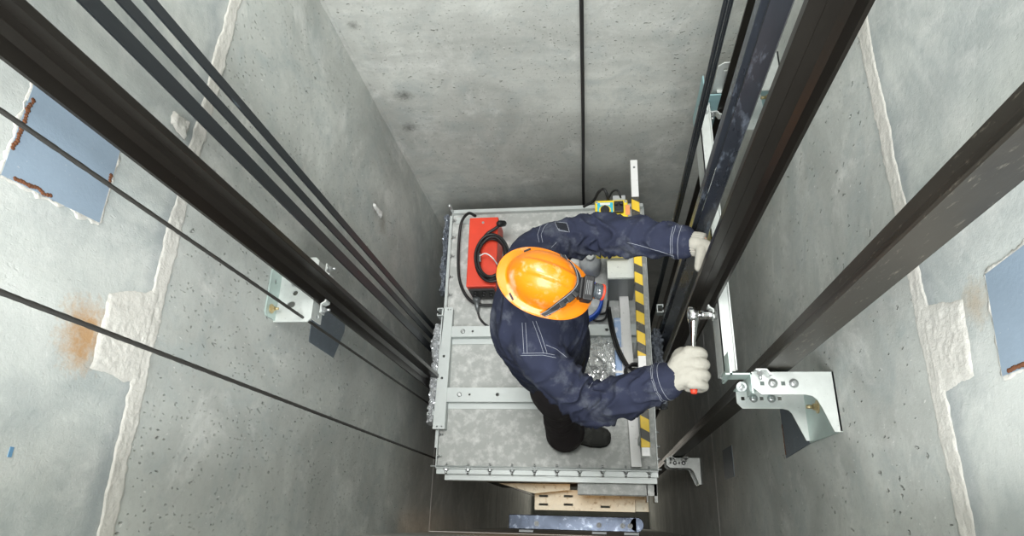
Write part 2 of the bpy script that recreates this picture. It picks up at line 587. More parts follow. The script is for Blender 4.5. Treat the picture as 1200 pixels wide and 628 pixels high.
joint('trim_1', XL, 1, 2.14, .052, YF, YB, centre=lambda y: .012 * math.sin(y * 3))
joint('trim_2', XR, -1, 2.065, .060, YF, YB, centre=lambda y: .022 * y)
joint('trim_3', XL, 1, -.66, .03, YF, YB, 'mortar_old', .002, .25)
joint('trim_4', XR, -1, -.75, .035, YF, YB, 'mortar_old', .002, .25)
joint('trim_5', XL, 1, -3.45, .04, YF, YB, 'mortar_old', .002, .25)
joint('trim_6', XR, -1, -3.55, .04, YF, YB, 'mortar_old', .002, .25)
struct(MB().bb((XL, YF, -.675), (XR, YF + .004, -.645)).build('trim_7', 'mortar_old'))
pm = MB()
lumpy_poly(pm, XL, 1, [(.268, 2.15), (.50, 2.15), (.44, 2.305), (.274, 2.303)], .004, seed=2.)
struct(pm.build('trim_8', 'mortar'))
pm = MB()
lumpy_poly(pm, XR, -1, [(.262, 2.07), (.455, 2.07), (.415, 2.235), (.272, 2.214)], .004, seed=5.)
struct(pm.build('trim_9', 'mortar'))
# corner seam left/back: narrow grout fillet
n_ = 160
mb = MB()
rows = []
for i in range(n_ + 1):
    z = -1 + 6.5 * i / n_
    w = .012 + jag(z, 6, .008, 4)
    rows.append([mb.bm.verts.new((XL + .0005, YB - max(.004, w), z)), mb.bm.verts.new((XL + .006, YB - .006, z)), mb.bm.verts.new((XL + max(.004, w), YB - .0005, z))])
for i in range(n_):
    for j in range(2):
        mb.face([rows[i][j], rows[i][j + 1], rows[i + 1][j + 1], rows[i + 1][j]], True)
struct(mb.build('trim_10', 'wall_f'))


# ---- steel plates cast into the walls
def embed(x, sgn, poly, label, m='embed', border=None, seed=1., rusty=True):
    a = [V((x + sgn * .001, p[0], p[1])) for p in poly]
    root = empty('embedded_plate', sum(a, V()) / len(a), label, 'steel plate', None)
    mb = MB()
    t = bmesh.new()
    u = V((0, 1, 0))
    v = V((0, 0, 1))
    mb.prism((x + sgn * .003, 0, 0), u, v, [(p[0], p[1]) for p in poly], -.0025 if sgn > 0 else .0025)
    mb.build('plate', m, root)
    if border:
        mb = MB()
        rm = [MB()]
        for i in border:
            p, q = V((0,) + poly[i]), V((0,) + poly[(i + 1) % len(poly)])
            L = (q - p).length
            n = int(L / .006)
            nrm = V((0, (q - p).z, -(q - p).y)).normalized()
            ctr = V((0, sum(p_[0] for p_ in poly) / len(poly), sum(p_[1] for p_ in poly) / len(poly)))
            if nrm.dot(ctr - p) > 0:
                nrm = -nrm
            rows = []
            for k in range(n + 1):
                c = p.lerp(q, k / n)
                inn = -.003 + jag(k * .006, 38, .009, seed + i)
                out = .006 + jag(k * .006, 30, .010, seed + i + 3)
                r = []
                for h, d in ((.0005, inn), (.0025, inn + .001), (.0025, max(inn + .0015, out - .001)), (.0005, max(inn + .002, out))):
                    w = c + nrm * d
                    r.append(mb.bm.verts.new((x + sgn * h, w.y, w.z)))
                rows.append(r)
            for k in range(n):
                for j in range(3):
                    mb.face([rows[k][j], rows[k + 1][j], rows[k + 1][j + 1], rows[k][j + 1]], True)
                if rusty and noise.noise((k * .05, seed, i)) > .05:
                    c = p.lerp(q, (k + .5) / n) + nrm * (-.006 + .006 * noise.noise((k * .3, 1, seed)))
                    rm[-1].ball((x + sgn * .0035, c.y, c.z), .0036 + .002 * noise.noise((k * .7, 2, 2)), 1, (.3, 1.3, 1.5))
                elif len(rm[-1].bm.verts):
                    rm.append(MB())
            if len(rm[-1].bm.verts):
                rm.append(MB())
        mb.build('mortar_edge', 'mortar', root)
        for r_ in rm:
            if len(r_.bm.verts):
                tag(r_.build('rust_edge', 'rust', root), 'flaking brown rust along the edge')
            else:
                r_.bm.free()
    return root


embed(XL, 1, [(.553, 2.622), (.571, 2.385), (.85, 2.385), (.85, 2.622)], 'large pale blue steel plate set in the left concrete wall, beside the rail', border=[0, 1, 3], seed=3.)
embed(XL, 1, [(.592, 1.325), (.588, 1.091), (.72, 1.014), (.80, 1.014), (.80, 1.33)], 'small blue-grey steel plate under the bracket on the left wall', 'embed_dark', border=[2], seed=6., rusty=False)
embed(XR, -1, [(.253, 2.30), (.432, 2.325), (.445, 2.56), (.253, 2.56)], 'blue-grey steel plate ringed by white mortar in the right wall', border=[0, 1, 3], seed=8.)
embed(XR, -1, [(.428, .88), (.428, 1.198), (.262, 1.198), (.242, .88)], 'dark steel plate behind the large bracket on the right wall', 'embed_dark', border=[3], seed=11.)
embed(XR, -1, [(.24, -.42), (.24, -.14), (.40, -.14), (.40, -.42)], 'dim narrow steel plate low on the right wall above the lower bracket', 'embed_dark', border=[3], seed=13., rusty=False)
tag(MB().bb((XL, .082, 2.426), (XL + .001, .10, 2.434)).build('tape_scrap', 'tape_blue'), 'tiny scrap of blue tape on the left concrete wall', 'tape')
# torn hole in the left wall
hb = MB()
lumpy_poly(hb, XL, 1, [(1.375, .74), (1.41, .74), (1.405, .86), (1.39, .86)], .014, .012, .006, 21.)
tag(hb.build('mortar_lump', 'mortar_old'), 'ragged grey mortar lump high on the left wall beyond the belts', 'mortar')
hb = MB()
lumpy_poly(hb, XL, 1, [(.90, 2.195), (.955, 2.195), (.945, 2.255), (.91, 2.255)], .012, .012, .006, 23.)
tag(hb.build('mortar_lump', 'mortar'), 'small pale mortar lump beside the left wall joint between rail and belts', 'mortar')


# ================================================================== RAILS, ROPES, BELTS
def t_rail(name, base, d, w, h, label, m='rail', z0=Z0 + .01, z1=Z1 - .1, group=None):
    """T rail standing along z. base = middle of the back of the foot, d = direction of the blade"""
    d = V((d[0], d[1], 0)).normalized()
    s = V((-d.y, d.x, 0))
    hw, ft, bt = w / 2, .011, .0085
    prof = [(0, -hw), (0, hw), (ft * .7, hw), (ft, hw * .45), (ft + .01, bt), (h - .028, bt), (h - .026, bt + .001), (h - .001, bt + .001), (h, bt - .001),
            (h, -bt + .001), (h - .001, -bt - .001), (h - .026, -bt - .001), (h - .028, -bt), (ft + .01, -bt), (ft, -hw * .45), (ft * .7, -hw)]
    mb = MB()
    rings = [[V((base[0], base[1], z)) + d * a + s * b for a, b in prof] for z in (z0, z1)]
    mb.loft(rings, True, False)
    return tag(mb.build(name, m), label, 'guide rail', group)


t_rail('guide_rail', (-.925, .711), (1, 0), .108, .072, 'thick dark steel guide rail along the left wall, held by the small bracket')
t_rail('guide_rail', (.395, .733), (-1, 0), .095, .0735, 'thick dark steel guide rail the worker grips and bolts on the right')
t_rail('counterweight_rail', (.541, .447), (0, 1), .078, .075, 'brownish dusty steel rail close to the right wall, behind the large bracket', 'rail_dusty')
t_rail('counterweight_rail', (.520, 1.475), (0, -1), .096, .075, 'dark steel rail in the far right corner, clipped to the far bracket')

# film wrapped pieces behind the rail
mb = MB()
mb.bb((.332, .955, -1.6), (.350, .967, Z1 - .2), .002)
mb.bb((.334, .967, -1.6), (.337, .990, Z1 - .2))
tag(mb.build('steel_strip', 'film'), 'narrow dark blue steel strip standing beside the wide blue channel', 'steel strip')
mb = MB()
c0 = V((.341, .93, 0))
prof = [(.341, .93), (.374, .905), (.379, .911), (.375, .915), (.373, .912), (.345, .934), (.352, .944), (.348, .948)]
mb.loft([[V((x, y, z)) for x, y in prof] for z in (-1.6, Z1 - .2)], True, False)
root = tag(mb.build('steel_channel', 'film'), 'wide scuffed blue film-wrapped steel channel behind the right guide rail', 'steel channel')

for i, (a, b) in enumerate(((.9289, .9734), (1.0075, 1.0401), (1.0728, 1.1052))):
    xb = .945
    mb = MB()
    y0_, y1_ = a * xb, b * xb
    rings = []
    for k in range(60):
        z = -6.8 + (Z1 + 6.6) * k / 59
        dx = .003 * noise.noise((z * .8, i * 3, 0))
        rings.append([V((-xb + dx + ox, y, z)) for ox, y in ((0, y0_), (.003, y0_ + .001), (.003, y1_ - .001), (0, y1_), (-.003, y1_ - .001), (-.003, y0_ + .001))])
    mb.loft(rings, True, False)
    tag(mb.build('flat_belt', 'belt'), ('black flat belt on the left nearest the thick rail', 'middle of the three black flat belts on the left',
                                       'black flat belt on the left farthest from the thick rail')[i], 'belt', 'black flat belts along the left wall')


def rope(x, y, r, label, z0=-6.8, z1=6.3):
    mb = MB()
    n = 900
    rings = []
    for k in range(n + 1):
        z = z0 + (z1 - z0) * k / n
        ph = z * 95
        rings.append([V((x, y, z)) + V((math.cos(t), math.sin(t), 0)) * r * (1 + .13 * math.cos(6 * (t) - ph)) for t in [2 * PI * j / 14 for j in range(14)]])
    mb.loft(rings, True, True)
    return tag(mb.build('wire_rope', 'rope'), label, 'wire rope', 'wire ropes on the left')


rope(-.955, .955 * .6275, .0045, 'thin steel wire rope crossing the left bracket beside the rail')
rope(-.93, .93 * .3367, .0048, 'steel wire rope nearest the camera, crossing the left mortar patch')

# hanging cable at the back wall
pts = [(-.011, 1.84, 6.2), (-.012, 1.84, 4.2), (-.012, 1.84, 2.8), (-.022, 1.84, 2.0), (-.035, 1.84, 1.3), (-.047, 1.84, .7), (-.062, 1.84, .1), (-.066, 1.80, -.4)]
tag(MB().tube(spline(pts, 10), .0085, 10).build('hanging_cable', 'black'), 'single black cable hanging down in front of the back wall', 'cable')

# bunch of flat travelling cables, right back
root = empty('ribbed_cable', (.335, 1.18, -6), 'bundle of black ribbed flat cables hanging at the right of the back wall', 'cable')
for k in range(4):
    mb = MB()
    x0 = 1.19 * (.2735 + .0062 * k)
    rings = []
    for q in range(50):
        z = -3 + 9.2 * q / 49
        dx = .0015 * noise.noise((z * .7, k, 0)) + (-.012 * max(0, z - 2.83) if z < 3.1 else -.0032)
        rings.append([V((x0 + dx + ax, 1.19 + .004 * k + ay, z)) for ax, ay in ((0, 0), (.003, -.0035), (.006, 0), (.006, .004), (0, .004))])
    mb.loft(rings, True, False)
    mb.build('cable', 'belt', root)


# ================================================================== BRACKETS
def clip(parent, p, axis, along, back, m='galv'):
    """pressed rail clip with a bolt: axis = bolt direction, along = away from the rail"""
    p, a, l = V(p), V(axis).normalized(), V(along).normalized()
    w = a.cross(l)
    mb = MB()
    prof = [(-.020, .018), (-.012, .018), (-.004, .004), (.026, .004), (.026, 0), (-.006, 0), (-.015, .013), (-.020, .013)]
    mb.loft([[p + l * x + a * y + w * s for x, y in prof] for s in (-.016, .016)], True, False)
    o = mb.build('rail_clip', m, parent)
    bolt_mb(MB(), p + l * .012 + a * .004, a, .0085, .009, .014).build('clip_bolt', 'bolt', o)
    return o


UP = [(.461, .436), (.697, .436), (.697, .26), (.675, .26), (.650, .330), (.640, .352), (.627, .364), (.608, .368), (.483, .368), (.461, .389)]


def wall_bracket(name, x_in, ys, zt, zb, label, mirror=False, m='galv', mid='zinc_green'):
    """two cheeks joined by a wall plate; ys maps the drawn y"""
    root = empty(name, (XR, ys(.35), (zt + zb) / 2), label, 'bracket', None)
    hole = [sq(.489, .401, .006), sq(.549, .401, .006)]
    top = [(x, ys(y)) for x, y in UP]
    hl = [[(x, ys(y)) for x, y in h] for h in hole]
    mb = MB()
    mb.prism((0, 0, zt - .005), (1, 0, 0), (0, 1, 0), top, .005, hl)
    mb.build('upper_cheek', m, root)
    low = [(.470, .436), (.697, .436), (.697, .269), (.681, .269), (.655, .335), (.646, .358), (.636, .369), (.618, .374), (.487, .374), (.470, .392)]
    low = [(x, ys(y)) for x, y in low]
    hl = [[(x, ys(y)) for x, y in sq(cx, .408, .006)] for cx in (.491, .553, .612)]
    mb = MB()
    mb.prism((0, 0, zb), (1, 0, 0), (0, 1, 0), low, .005, hl)
    mb.build('lower_cheek', m, root)
    mb = MB()
    y0, y1 = sorted((ys(.262), ys(.436)))
    mb.bb((XR - .006, y0, zb), (XR - .0005, y1, zt))
    mb.build('wall_plate', mid, root)
    ye = ys(.436)
    s_ = 1 if ys(1) > ys(0) else -1
    mb = MB()
    mb.bb((.462, ye - .005 * s_, zb + .005), (.60, ye, zt - .005))
    mb.build('web', mid, root)
    for x, y, z in ((.519, .401, zt), (.579, .401, zt), (.526, .408, zb + .005), (.585, .408, zb + .005)):
        b = MB()
        b.lathe((x, ys(y), z), (0, 0, 1), [(0, .014), (.0025, .014), (.004, .0105), (.007, .009), (.008, .005)], 20)
        b.build('carriage_bolt', 'bolt', root)
    bolt((XR - .006, ys(.36), (zb + zt) / 2 - .02), (-1, 0, 0), root, .012, .012, .02, 'bolt_gold')
    return root


fr = wall_bracket('wall_bracket', 0, lambda y: y, 1.5, 1.2, 'large galvanised bracket on the right wall below the wrench')
# corner angle and clip that carry the long bar
mb = MB()
mb.bb((.385, .428, 1.425), (.462, .433, 1.50))
mb.bb((.457, .372, 1.425), (.462, .433, 1.50))
mb.bb((.398, .428, 1.36), (.405, .50, 1.50))
mb.build('corner_angle', 'zinc_green', fr)
bolt((.437, .40, 1.455), (0, -.5, 1), fr, .009, .01, .02)
clip(fr, (.490, .436, 1.53), (0, -1, 0), (-1, 0, 0), 0)

lo = wall_bracket('wall_bracket', 0, lambda y: y, -1.30, -1.55, 'small dim bracket at the lower right beside the car corner')
clip(lo, (.500, .436, -1.24), (0, -1, 0), (-1, 0, 0), 0)
clip(lo, (.580, .436, -1.24), (0, -1, 0), (1, 0, 0), 0)

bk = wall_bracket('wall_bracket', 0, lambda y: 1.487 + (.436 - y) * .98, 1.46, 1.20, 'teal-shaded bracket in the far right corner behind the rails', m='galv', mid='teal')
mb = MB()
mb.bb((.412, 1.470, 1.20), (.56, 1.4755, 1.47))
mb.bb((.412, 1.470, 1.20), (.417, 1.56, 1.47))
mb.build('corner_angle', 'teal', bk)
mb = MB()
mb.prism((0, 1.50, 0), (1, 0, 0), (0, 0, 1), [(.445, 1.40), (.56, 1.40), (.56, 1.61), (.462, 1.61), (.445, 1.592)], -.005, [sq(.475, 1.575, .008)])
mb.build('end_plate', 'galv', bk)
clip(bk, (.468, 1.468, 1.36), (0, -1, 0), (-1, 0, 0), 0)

# long bar tying the brackets and carrying the right guide rail
mb = MB()
xa, xb_ = .410, .452
prof = [(.414, 1.40), (.414, 1.362), (.4565, 1.362), (.4565, 1.40), (.4525, 1.40), (.4525, 1.366), (.418, 1.366), (.418, 1.40)]
mb = MB()
mb.bb((.3955, .455, 1.31), (.3995, 1.46, 1.425))
mb.bb((.3955, .455, 1.421), (.434, 1.46, 1.425))
mb.bb((.430, .455, 1.421), (.434, 1.46, 1.440))
mb.bb((.397, .455, 1.31), (.430, 1.46, 1.314))
bar = empty('tie_bar', (.415, .955, 1.40), 'pale zinc channel bar running from the large bracket behind the guide rail', 'bar')
mb.build('channel', 'galv', bar)
bolt((.416, .49, 1.425), (0, 0, 1), bar, .007, .008)
bolt((.416, 1.43, 1.425), (0, 0, 1), bar, .007, .008)
clip(bar, (.384, .660, 1.40), (-1, 0, 0), (0, -1, 0), 0, 'galv')
clip(bar, (.384, .803, 1.40), (-1, 0, 0), (0, 1, 0), 0, 'galv')

# left bracket
lb = empty('wall_bracket', (XL, .70, 1.60), 'small white zinc bracket on the left wall holding the rail', 'bracket')
mb = MB()
XE = -.927
drop = [[(-1.0 + a, .645 + b) for a, b in [(.018 * math.cos(t) * (1 if math.cos(t) < 0 else .6), .011 * math.sin(t)) for t in [2 * PI * i / 12 for i in range(12)]]],
        circ(-.995, .685, .009)]
mb.prism((0, 0, 1.592), (1, 0, 0), (0, 1, 0), [(XL, .585), (XE - .012, .585), (XE, .597), (XE, .80), (XE - .012, .812), (XL, .812)], .006, drop)
mb.build('top_plate', 'galv', lb)
mb = MB()
mb.prism((XL + .001, 0, 0), (0, 1, 0), (0, 0, 1), [(.59, 1.598), (.755, 1.598), (.755, 1.655), (.745, 1.665), (.60, 1.665), (.59, 1.655)], .005, [circ(.715, 1.632, .009)])
mb.build('wall_flange', 'zinc_green', lb)
mb = MB()
mb.prism((XE - .005, 0, 0), (0, 1, 0), (0, 0, 1), [(.597, 1.593), (.80, 1.593), (.80, 1.52), (.597, 1.52)], .005, [circ(.615, 1.55, .008), circ(.775, 1.55, .008)])
mb.build('end_flange', 'galv', lb)
bolt((XL + .006, .62, 1.632), (1, 0, 0), lb, .009, .01, .012, 'bolt_gold')
clip(lb, (-.914, .650, 1.555), (1, 0, 0), (0, -1, 0), 0)
clip(lb, (-.914, .774, 1.555), (1, 0, 0), (0, 1, 0), 0)
bolt((-1.0, .72, 1.598), (0, 0, 1), lb, .008, .003)

# ================================================================== LIFT CAR
CX0, CX1, CY0, CY1 = -.843, .279, .243, 1.70
car = empty('elevator_car', ((CX0 + CX1) / 2, (CY0 + CY1) / 2, -2.2), 'grey metal roof of the elevator car the worker stands on', 'elevator car')
MB().bb((CX0, CY0, ZR - .03), (CX1, CY1, ZR)).build('roof_panel', 'car', car)
mb = MB()
t = .02
mb.bb((CX0 + .01, CY0 + .01, -2.2), (CX0 + .03, CY1 - .01, ZR - .03))
mb.bb((CX1 - .03, CY0 + .01, -2.2), (CX1 - .01, CY1 - .01, ZR - .03))
mb.bb((CX0 + .03, CY1 - .03, -2.2), (CX1 - .03, CY1 - .01, ZR - .03))
mb.bb((CX0 + .03, CY0 + .01, -2.2), (-.60, CY0 + .03, ZR - .03))
mb.bb((.12, CY0 + .01, -2.2), (CX1 - .03, CY0 + .03, ZR - .03))
mb.bb((CX0 + .03, CY0 + .03, -2.24), (CX1 - .03, CY1 - .03, -2.2))
mb.build('car_wall', 'body', car)
# roof edges: upstands with bolts
mb = MB()
mb.bb((CX0 - .004, CY0 - .004, ZR - .004), (CX1 + .004, CY0, ZR + .028))
mb.bb((CX0 - .004, CY0 - .030, ZR - .004), (CX1 + .004, CY0 - .004, ZR))
for k in range(10):
    xk = CX0 + .05 + k * (CX1 - CX0 - .09) / 9
    if k < 9:
        mb.bb((xk + .012, CY0 - .026, ZR), (xk + .1, CY0 - .006, ZR + .004))
mb.cyl((CX0 - .03, CY0 + .006, ZR + .024), (CX1 + .02, CY0 + .006, ZR + .024), .004, seg=10)
mb.build('front_edge', 'beam', car)
for k in range(10):
    xk = CX0 + .05 + k * (CX1 - CX0 - .09) / 9
    b = MB()
    bolt_mb(b, (xk, CY0 - .004, ZR + .014), (0, -1, 0), .0105, .009, .016)
    bolt_mb(b, (xk, CY0, ZR + .016), (0, 1, 0), .0095, .009, .012)
    b.build('bolt', 'bolt', car)
mb = MB()
mb.bb((CX0 - .004, CY0 + .002, ZR - .004), (CX0, CY1, ZR + .028))
mb.bb((CX0 - .022, CY0 + .1, ZR - .004), (CX0 - .004, CY1, ZR))
mb.build('left_edge', 'beam', car)
for yy in (.30, .41, 1.19, 1.30, 1.43, 1.55, 1.66):
    b = MB()
    bolt_mb(b, (CX0, yy, ZR + .016), (1, 0, 0), .0075, .007, .014)
    b.build('bolt', 'bolt', car)
mb = MB()
mb.bb((CX1, CY0 + .002, ZR - .004), (CX1 + .004, CY1, ZR + .028))
mb.build('right_edge', 'beam', car)
for yy in (.30, .36, .43):
    bolt((CX1 + .004, yy, ZR + .014), (1, 0, 0), car, .0075, .007, .006)
mb = MB()
mb.bb((CX0 + .0, CY1, ZR - .03), (CX1, CY1 + .022, ZR + .032))
mb.bb((CX0 + .02, CY1 - .06, ZR), (-.62, CY1 - .02, ZR + .012))
mb.build('back_edge', 'beam', car)
b = MB()
b.cyl((CX0 - .002, CY1 + .01, ZR + .03), (CX0 - .002, CY1 + .01, ZR + .11), .010, seg=14)
b.ball((CX0 - .002, CY1 + .01, ZR + .11), .013, 2)
b.build('corner_stud', 'bolt', car)
# frame plates on the roof
ZB = ZR + .055
mb = MB()
pl = [(-.868, .432), (-.805, .432), (-.797, 1.10), (-.845, 1.10)]
mb.prism((0, 0, ZB), (1, 0, 0), (0, 1, 0), pl, .006, [circ(-.835, .70, .007), circ(-.832, .82, .007), circ(-.825, 1.085, .004), circ(-.81, 1.085, .004), circ(-.845, .445, .004), circ(-.82, .445, .004)])
mb.bb((-.809, .434, ZR), (-.803, 1.095, ZB))
mb.bb((-.862, .434, ZR + .004), (-.856, 1.095, ZB))
mb.build('side_plate', 'beam', car)


def cross_beam(y0, y1):
    mb = MB()
    hol = []
    for x in (-.68, -.53, -.05, .05):
        hol.append(circ(x, (y0 + y1) / 2, .0095 if x != -.68 else .006))
    mb.prism((0, 0, ZB - .006), (1, 0, 0), (0, 1, 0), [(-.803, y0), (.245, y0), (.245, y1), (-.803, y1)], .005, hol)
    mb.bb((-.803, y0, ZR), (.245, y0 + .005, ZB - .006))
    mb.bb((-.803, y1 - .005, ZR), (.245, y1, ZB - .006))
    mb.bb((-.803, y0 - .030, ZR), (.245, y0, ZR + .006))
    mb.build('cross_beam', 'beam', car)
    for x in (-.735, .10):
        b = MB()
        b.lathe((x, (y0 + y1) / 2 + .0, ZB - .001), (0, 0, 1), [(0, .013), (.0025, .013), (.005, .009)], 18)
        b.build('bolt', 'bolt', car)


cross_beam(.93, .99)
cross_beam(.575, .65)


def c_hook(x, y, z, s=1, w=.03):
    mb = MB()
    prof = [(0, 0), (.034, 0), (.034, .014), (.029, .014), (.029, .005), (.005, .005), (.005, .040), (.029, .040), (.029, .031), (.034, .031), (.034, .045), (0, .045)]
    mb.loft([[V((x - s * a, y + b, z + k)) for a, b in prof] for k in (0, w)], True, False)
    mb.build('channel_end', 'beam', car)


c_hook(-.848, 1.045, ZR, 1, .08)
c_hook(-.872, .505, ZR, 1, .05)
c_hook(.318, 1.045, ZR + .02, -1, .06)
# ledges in front of the car door
mb = MB()
mb.bb((CX0 + .035, .185, ZR - .06), (CX1, CY0 - .004, ZR - .03))
mb.bb((CX0 + .035, .185, ZR - .13), (CX1, .190, ZR - .06))
for xk in (-.28, .20):
    mb.bb((xk, .205, ZR - .03), (xk + .05, .235, ZR - .022))
mb.build('door_ledge', 'beam', car)
mb = MB()
mb.bb((-.12, .130, ZR - .105), (CX1 + .002, .19, ZR - .10))
mb.bb((-.12, .128, ZR - .16), (CX1 - .05, .132, ZR - .10))
mb.bb((CX1 - .012, .10, ZR - .22), (CX1 + .004, .19, ZR - .10))
mb.bb((CX1 - .050, .10, ZR - .22), (CX1 - .045, .19, ZR - .10))
mb.build('operator_cover', 'car', car)
mb = MB()
slots = []
for cx, cy in ((-.325, .085), (-.325, .130), (-.185, .087), (-.185, .132), (.02, .08)):
    slots.append([(cx - .026, cy - .006), (cx + .026, cy - .006), (cx + .026, cy + .006), (cx - .026, cy + .006)])
mb.prism((0, 0, -.352), (1, 0, 0), (0, 1, 0), [(-.375, .06), (.185, .06), (.185, .165), (-.375, .165)], .005, slots)
mb.bb((-.375, .056, -.44), (.185, .060, -.347))
tag(mb.build('slotted_plate', 'warmzinc', car), 'slotted yellowish plate below the roof edge')
mb = MB()
q_ = [at(*p_, -.20) for p_ in ((584, 566), (668, 567), (668, 574), (626, 578))]
mb.prism((0, 0, -.204), (1, 0, 0), (0, 1, 0), [(p_.x, p_.y) for p_ in q_][::-1], .004)
tag(mb.build('door_bracket', 'warmzinc', car), 'slanted yellowish plate under the roof edge')
MB().bb((.19, .06, -.45), (.262, .225, -.40)).build('end_block', 'warmzinc', car)

# header of the landing door below
hd = empty('door_header', (-.2, .0, -1.25), 'blue-grey steel header bar with painted-on glints far below the car front', 'door header')
mb = MB()
mb.bb((-.645, -.058, -1.33), (.235, .036, -1.26), .004)
mb.lathe((.235, -.011, -1.33), (0, 0, 1), [(0, .047), (.066, .047), (.07, .044)], 28)
mb.build('box_profile', 'header', hd)
for x in (-.45, -.02, .14, .19):
    bolt((x, -.02, -1.26), (0, 0, 1), hd, .010, .008, 0, 'darkgrey')
for x in (-.53, -.02, .2):
    MB().bb((x - .05, YF + .002, -1.37), (x + .05, -.03, -1.33)).build('foot', 'darkgrey', hd)

# crumpled film on both shoes
def crumple(name, label, x0, x1, y0, y1, z0, z1, m, seed, cat='plastic film'):
    mb = MB()
    nu, nv = 90, 26
    cx, cz = (x0 + x1) / 2, (z0 + z1) / 2
    rows = []
    for i in range(nu + 1):
        y = y0 + (y1 - y0) * i / nu
        pin = .55 + .45 * abs(math.sin(i / nu * PI * 2.6 + seed)) ** .6
        if i in (0, nu):
            pin *= .3
        row = []
        for j in range(nv):
            a = 2 * PI * j / nv
            p = V((math.cos(a), y * 22, math.sin(a)))
            k = pin * (1 + .38 * noise.noise((math.cos(a) * 1.7, y * 26, math.sin(a) * 1.7 + seed)) + .3 * noise.noise((math.cos(a) * 5, y * 70, math.sin(a) * 5 + seed)))
            row.append(mb.bm.verts.new((cx + math.cos(a) * (x1 - x0) / 2 * k, y + .008 * noise.noise((a, y * 50, seed)), cz + math.sin(a) * (z1 - z0) / 2 * k)))
        rows.append(row)
    for i in range(nu):
        for j in range(nv):
            k = (j + 1) % nv
            mb.face([rows[i][j], rows[i + 1][j], rows[i + 1][k], rows[i][k]], False)
    return tag(mb.build(name, m), label, cat)


crumple('plastic_wrap', 'crumpled shiny clear film along the left side of the car roof', -.918, -.850, .46, 1.02, .0, .17, 'foil', 1.3)
crumple('plastic_wrap', 'crumpled grey film along the right side of the car roof', .283, .352, .56, .98, -.05, .14, 'foil_dark', 4.1)
crumple('plastic_wrap', 'crumpled grey film bundle in the dark far left corner beside the car', -.915, -.868, 1.22, 1.72, -.06, .10, 'foil_dark', 2.2)

# ---- rail with hazard tape on the right side of the roof
sr = empty('safety_rail', (.2, 1.0, ZR), 'white rail with yellow and black hazard tape on the car roof', 'safety rail')
ZS = .56
pa, pb = at(742.5, 189, ZS), at(757, 535, ZS)


def rail_seg(t0, t1, name, m, w=.040, th=.032, lift=0.):
    a, b = pa.lerp(pb, t0), pa.lerp(pb, t1)
    d = (b - a)
    ang = math.atan2(d.x, d.y)
    mb = MB()
    mb.box((a + b) / 2 + V((0, 0, lift)), (w, d.length, th), Matrix.Rotation(-ang, 3, 'Z'), .002)
    return mb.build(name, m, sr)


rail_seg(0, 1, 'top_rail', 'white', .036, .030)
tag(rail_seg(.145, .70, 'hazard_tape', 'tape', .0385, .0325), 'yellow and black striped tape')
tag(rail_seg(.835, .975, 'hazard_tape', 'tape', .0385, .0325), 'yellow and black striped tape')
for t_ in (.22, .62, .93):
    p = pa.lerp(pb, t_)
    MB().bb((p.x - .012, p.y - .016, ZR), (p.x + .012, p.y + .016, ZS - .014)).build('post', 'beam', sr)
mb = MB()
for t_ in (.03,):
    p = pa.lerp(pb, t_)
    mb.lathe((p.x, p.y, ZS + .015), (0, 0, 1), [(0, .006), (.001, .006)], 12)
mb.build('rivet', 'darkgrey', sr)
ia, ib = at(729, 322, ZR + .07), at(746, 547, ZR + .07)
d_ = ib - ia
mb = MB()
rm_ = Matrix.Rotation(-math.atan2(d_.x, d_.y), 3, 'Z')
mb.box((ia + ib) / 2, (.048, d_.length, .006), rm_)
mb.box((ia + ib) / 2 + V((.022, 0, -.03)), (.005, d_.length, .06), rm_)
mb.box((ia + ib) / 2 + V((-.022, 0, -.03)), (.005, d_.length, .06), rm_)
tag(mb.build('floor_angle', 'white'), 'pale grey angle bar lying on the roof inside the striped rail', 'angle bar')

# ---- red box
rb = empty('junction_box', (-.63, 1.40, ZR), 'bright red metal box on the back left of the car roof', 'box')
ZT = .30
c = [at(549, 254, ZT), at(584, 254, ZT), at(580, 336, ZT), at(546, 336, ZT)]
mb = MB()
mb.bb((c[3].x, c[3].y, ZR + .01), (c[1].x, c[1].y, ZT), .005)
mb.build('case', 'red', rb)
mb = MB()
for xx in (.25, .55, .8):
    x_ = c[3].x + (c[2].x - c[3].x) * xx
    mb.cyl((x_, c[3].y, ZT - .07), (x_, c[3].y - .02, ZT - .07), .011, seg=14)
    mb.cyl((x_, c[3].y - .02, ZT - .07), (x_, c[3].y - .035, ZT - .075), .008, seg=12)
mb.bb((c[3].x + .01, c[3].y - .012, ZR + .02), (c[2].x - .01, c[3].y, ZT - .03))
mb.build('connector', 'black', rb)
bolt((c[0].lerp(c[1], .5).x, c[0].y - .04, ZT), (0, 0, 1), rb, .004, .002)

# coiled cable lying on the red box
cc = at(576, 302, ZT + .03)
pts = []
for i in range(150):
    a = -1.3 + i / 149 * 2 * PI * 5.3
    lp = i / 149
    r1 = .104 + .010 * math.sin(a * .37 + 1) - .006 * lp
    pts.append(cc + V((r1 * .78 * math.cos(a) + .02 * noise.noise((lp * 9, 0, 1)), r1 * 1.28 * math.sin(a) + .022 * noise.noise((lp * 9, 5, 1)), -.012 + .038 * lp + .007 * noise.noise((lp * 40, 3, 2)))))
cb = empty('cable_coil', cc, 'coil of black cable hanging over the red box', 'cable')
MB().tube(spline(pts, 3), .0075, 8).build('cable', 'black', cb)
mb = MB()
p = at(588, 262, ZT + .03)
mb.lathe(p, (-.3, -.2, .4), [(-.03, .010), (-.02, .017), (.015, .019), (.03, .014), (.034, .008)], 18)
tail = [p, at(580, 268, ZT + .03), at(570, 275, ZT + .03), at(562, 288, ZT + .03)]
mb.tube(spline(tail, 8), .009, 8)
mb.build('plug', 'black', cb)
mb = MB()
p = at(562, 302, ZT + .05)
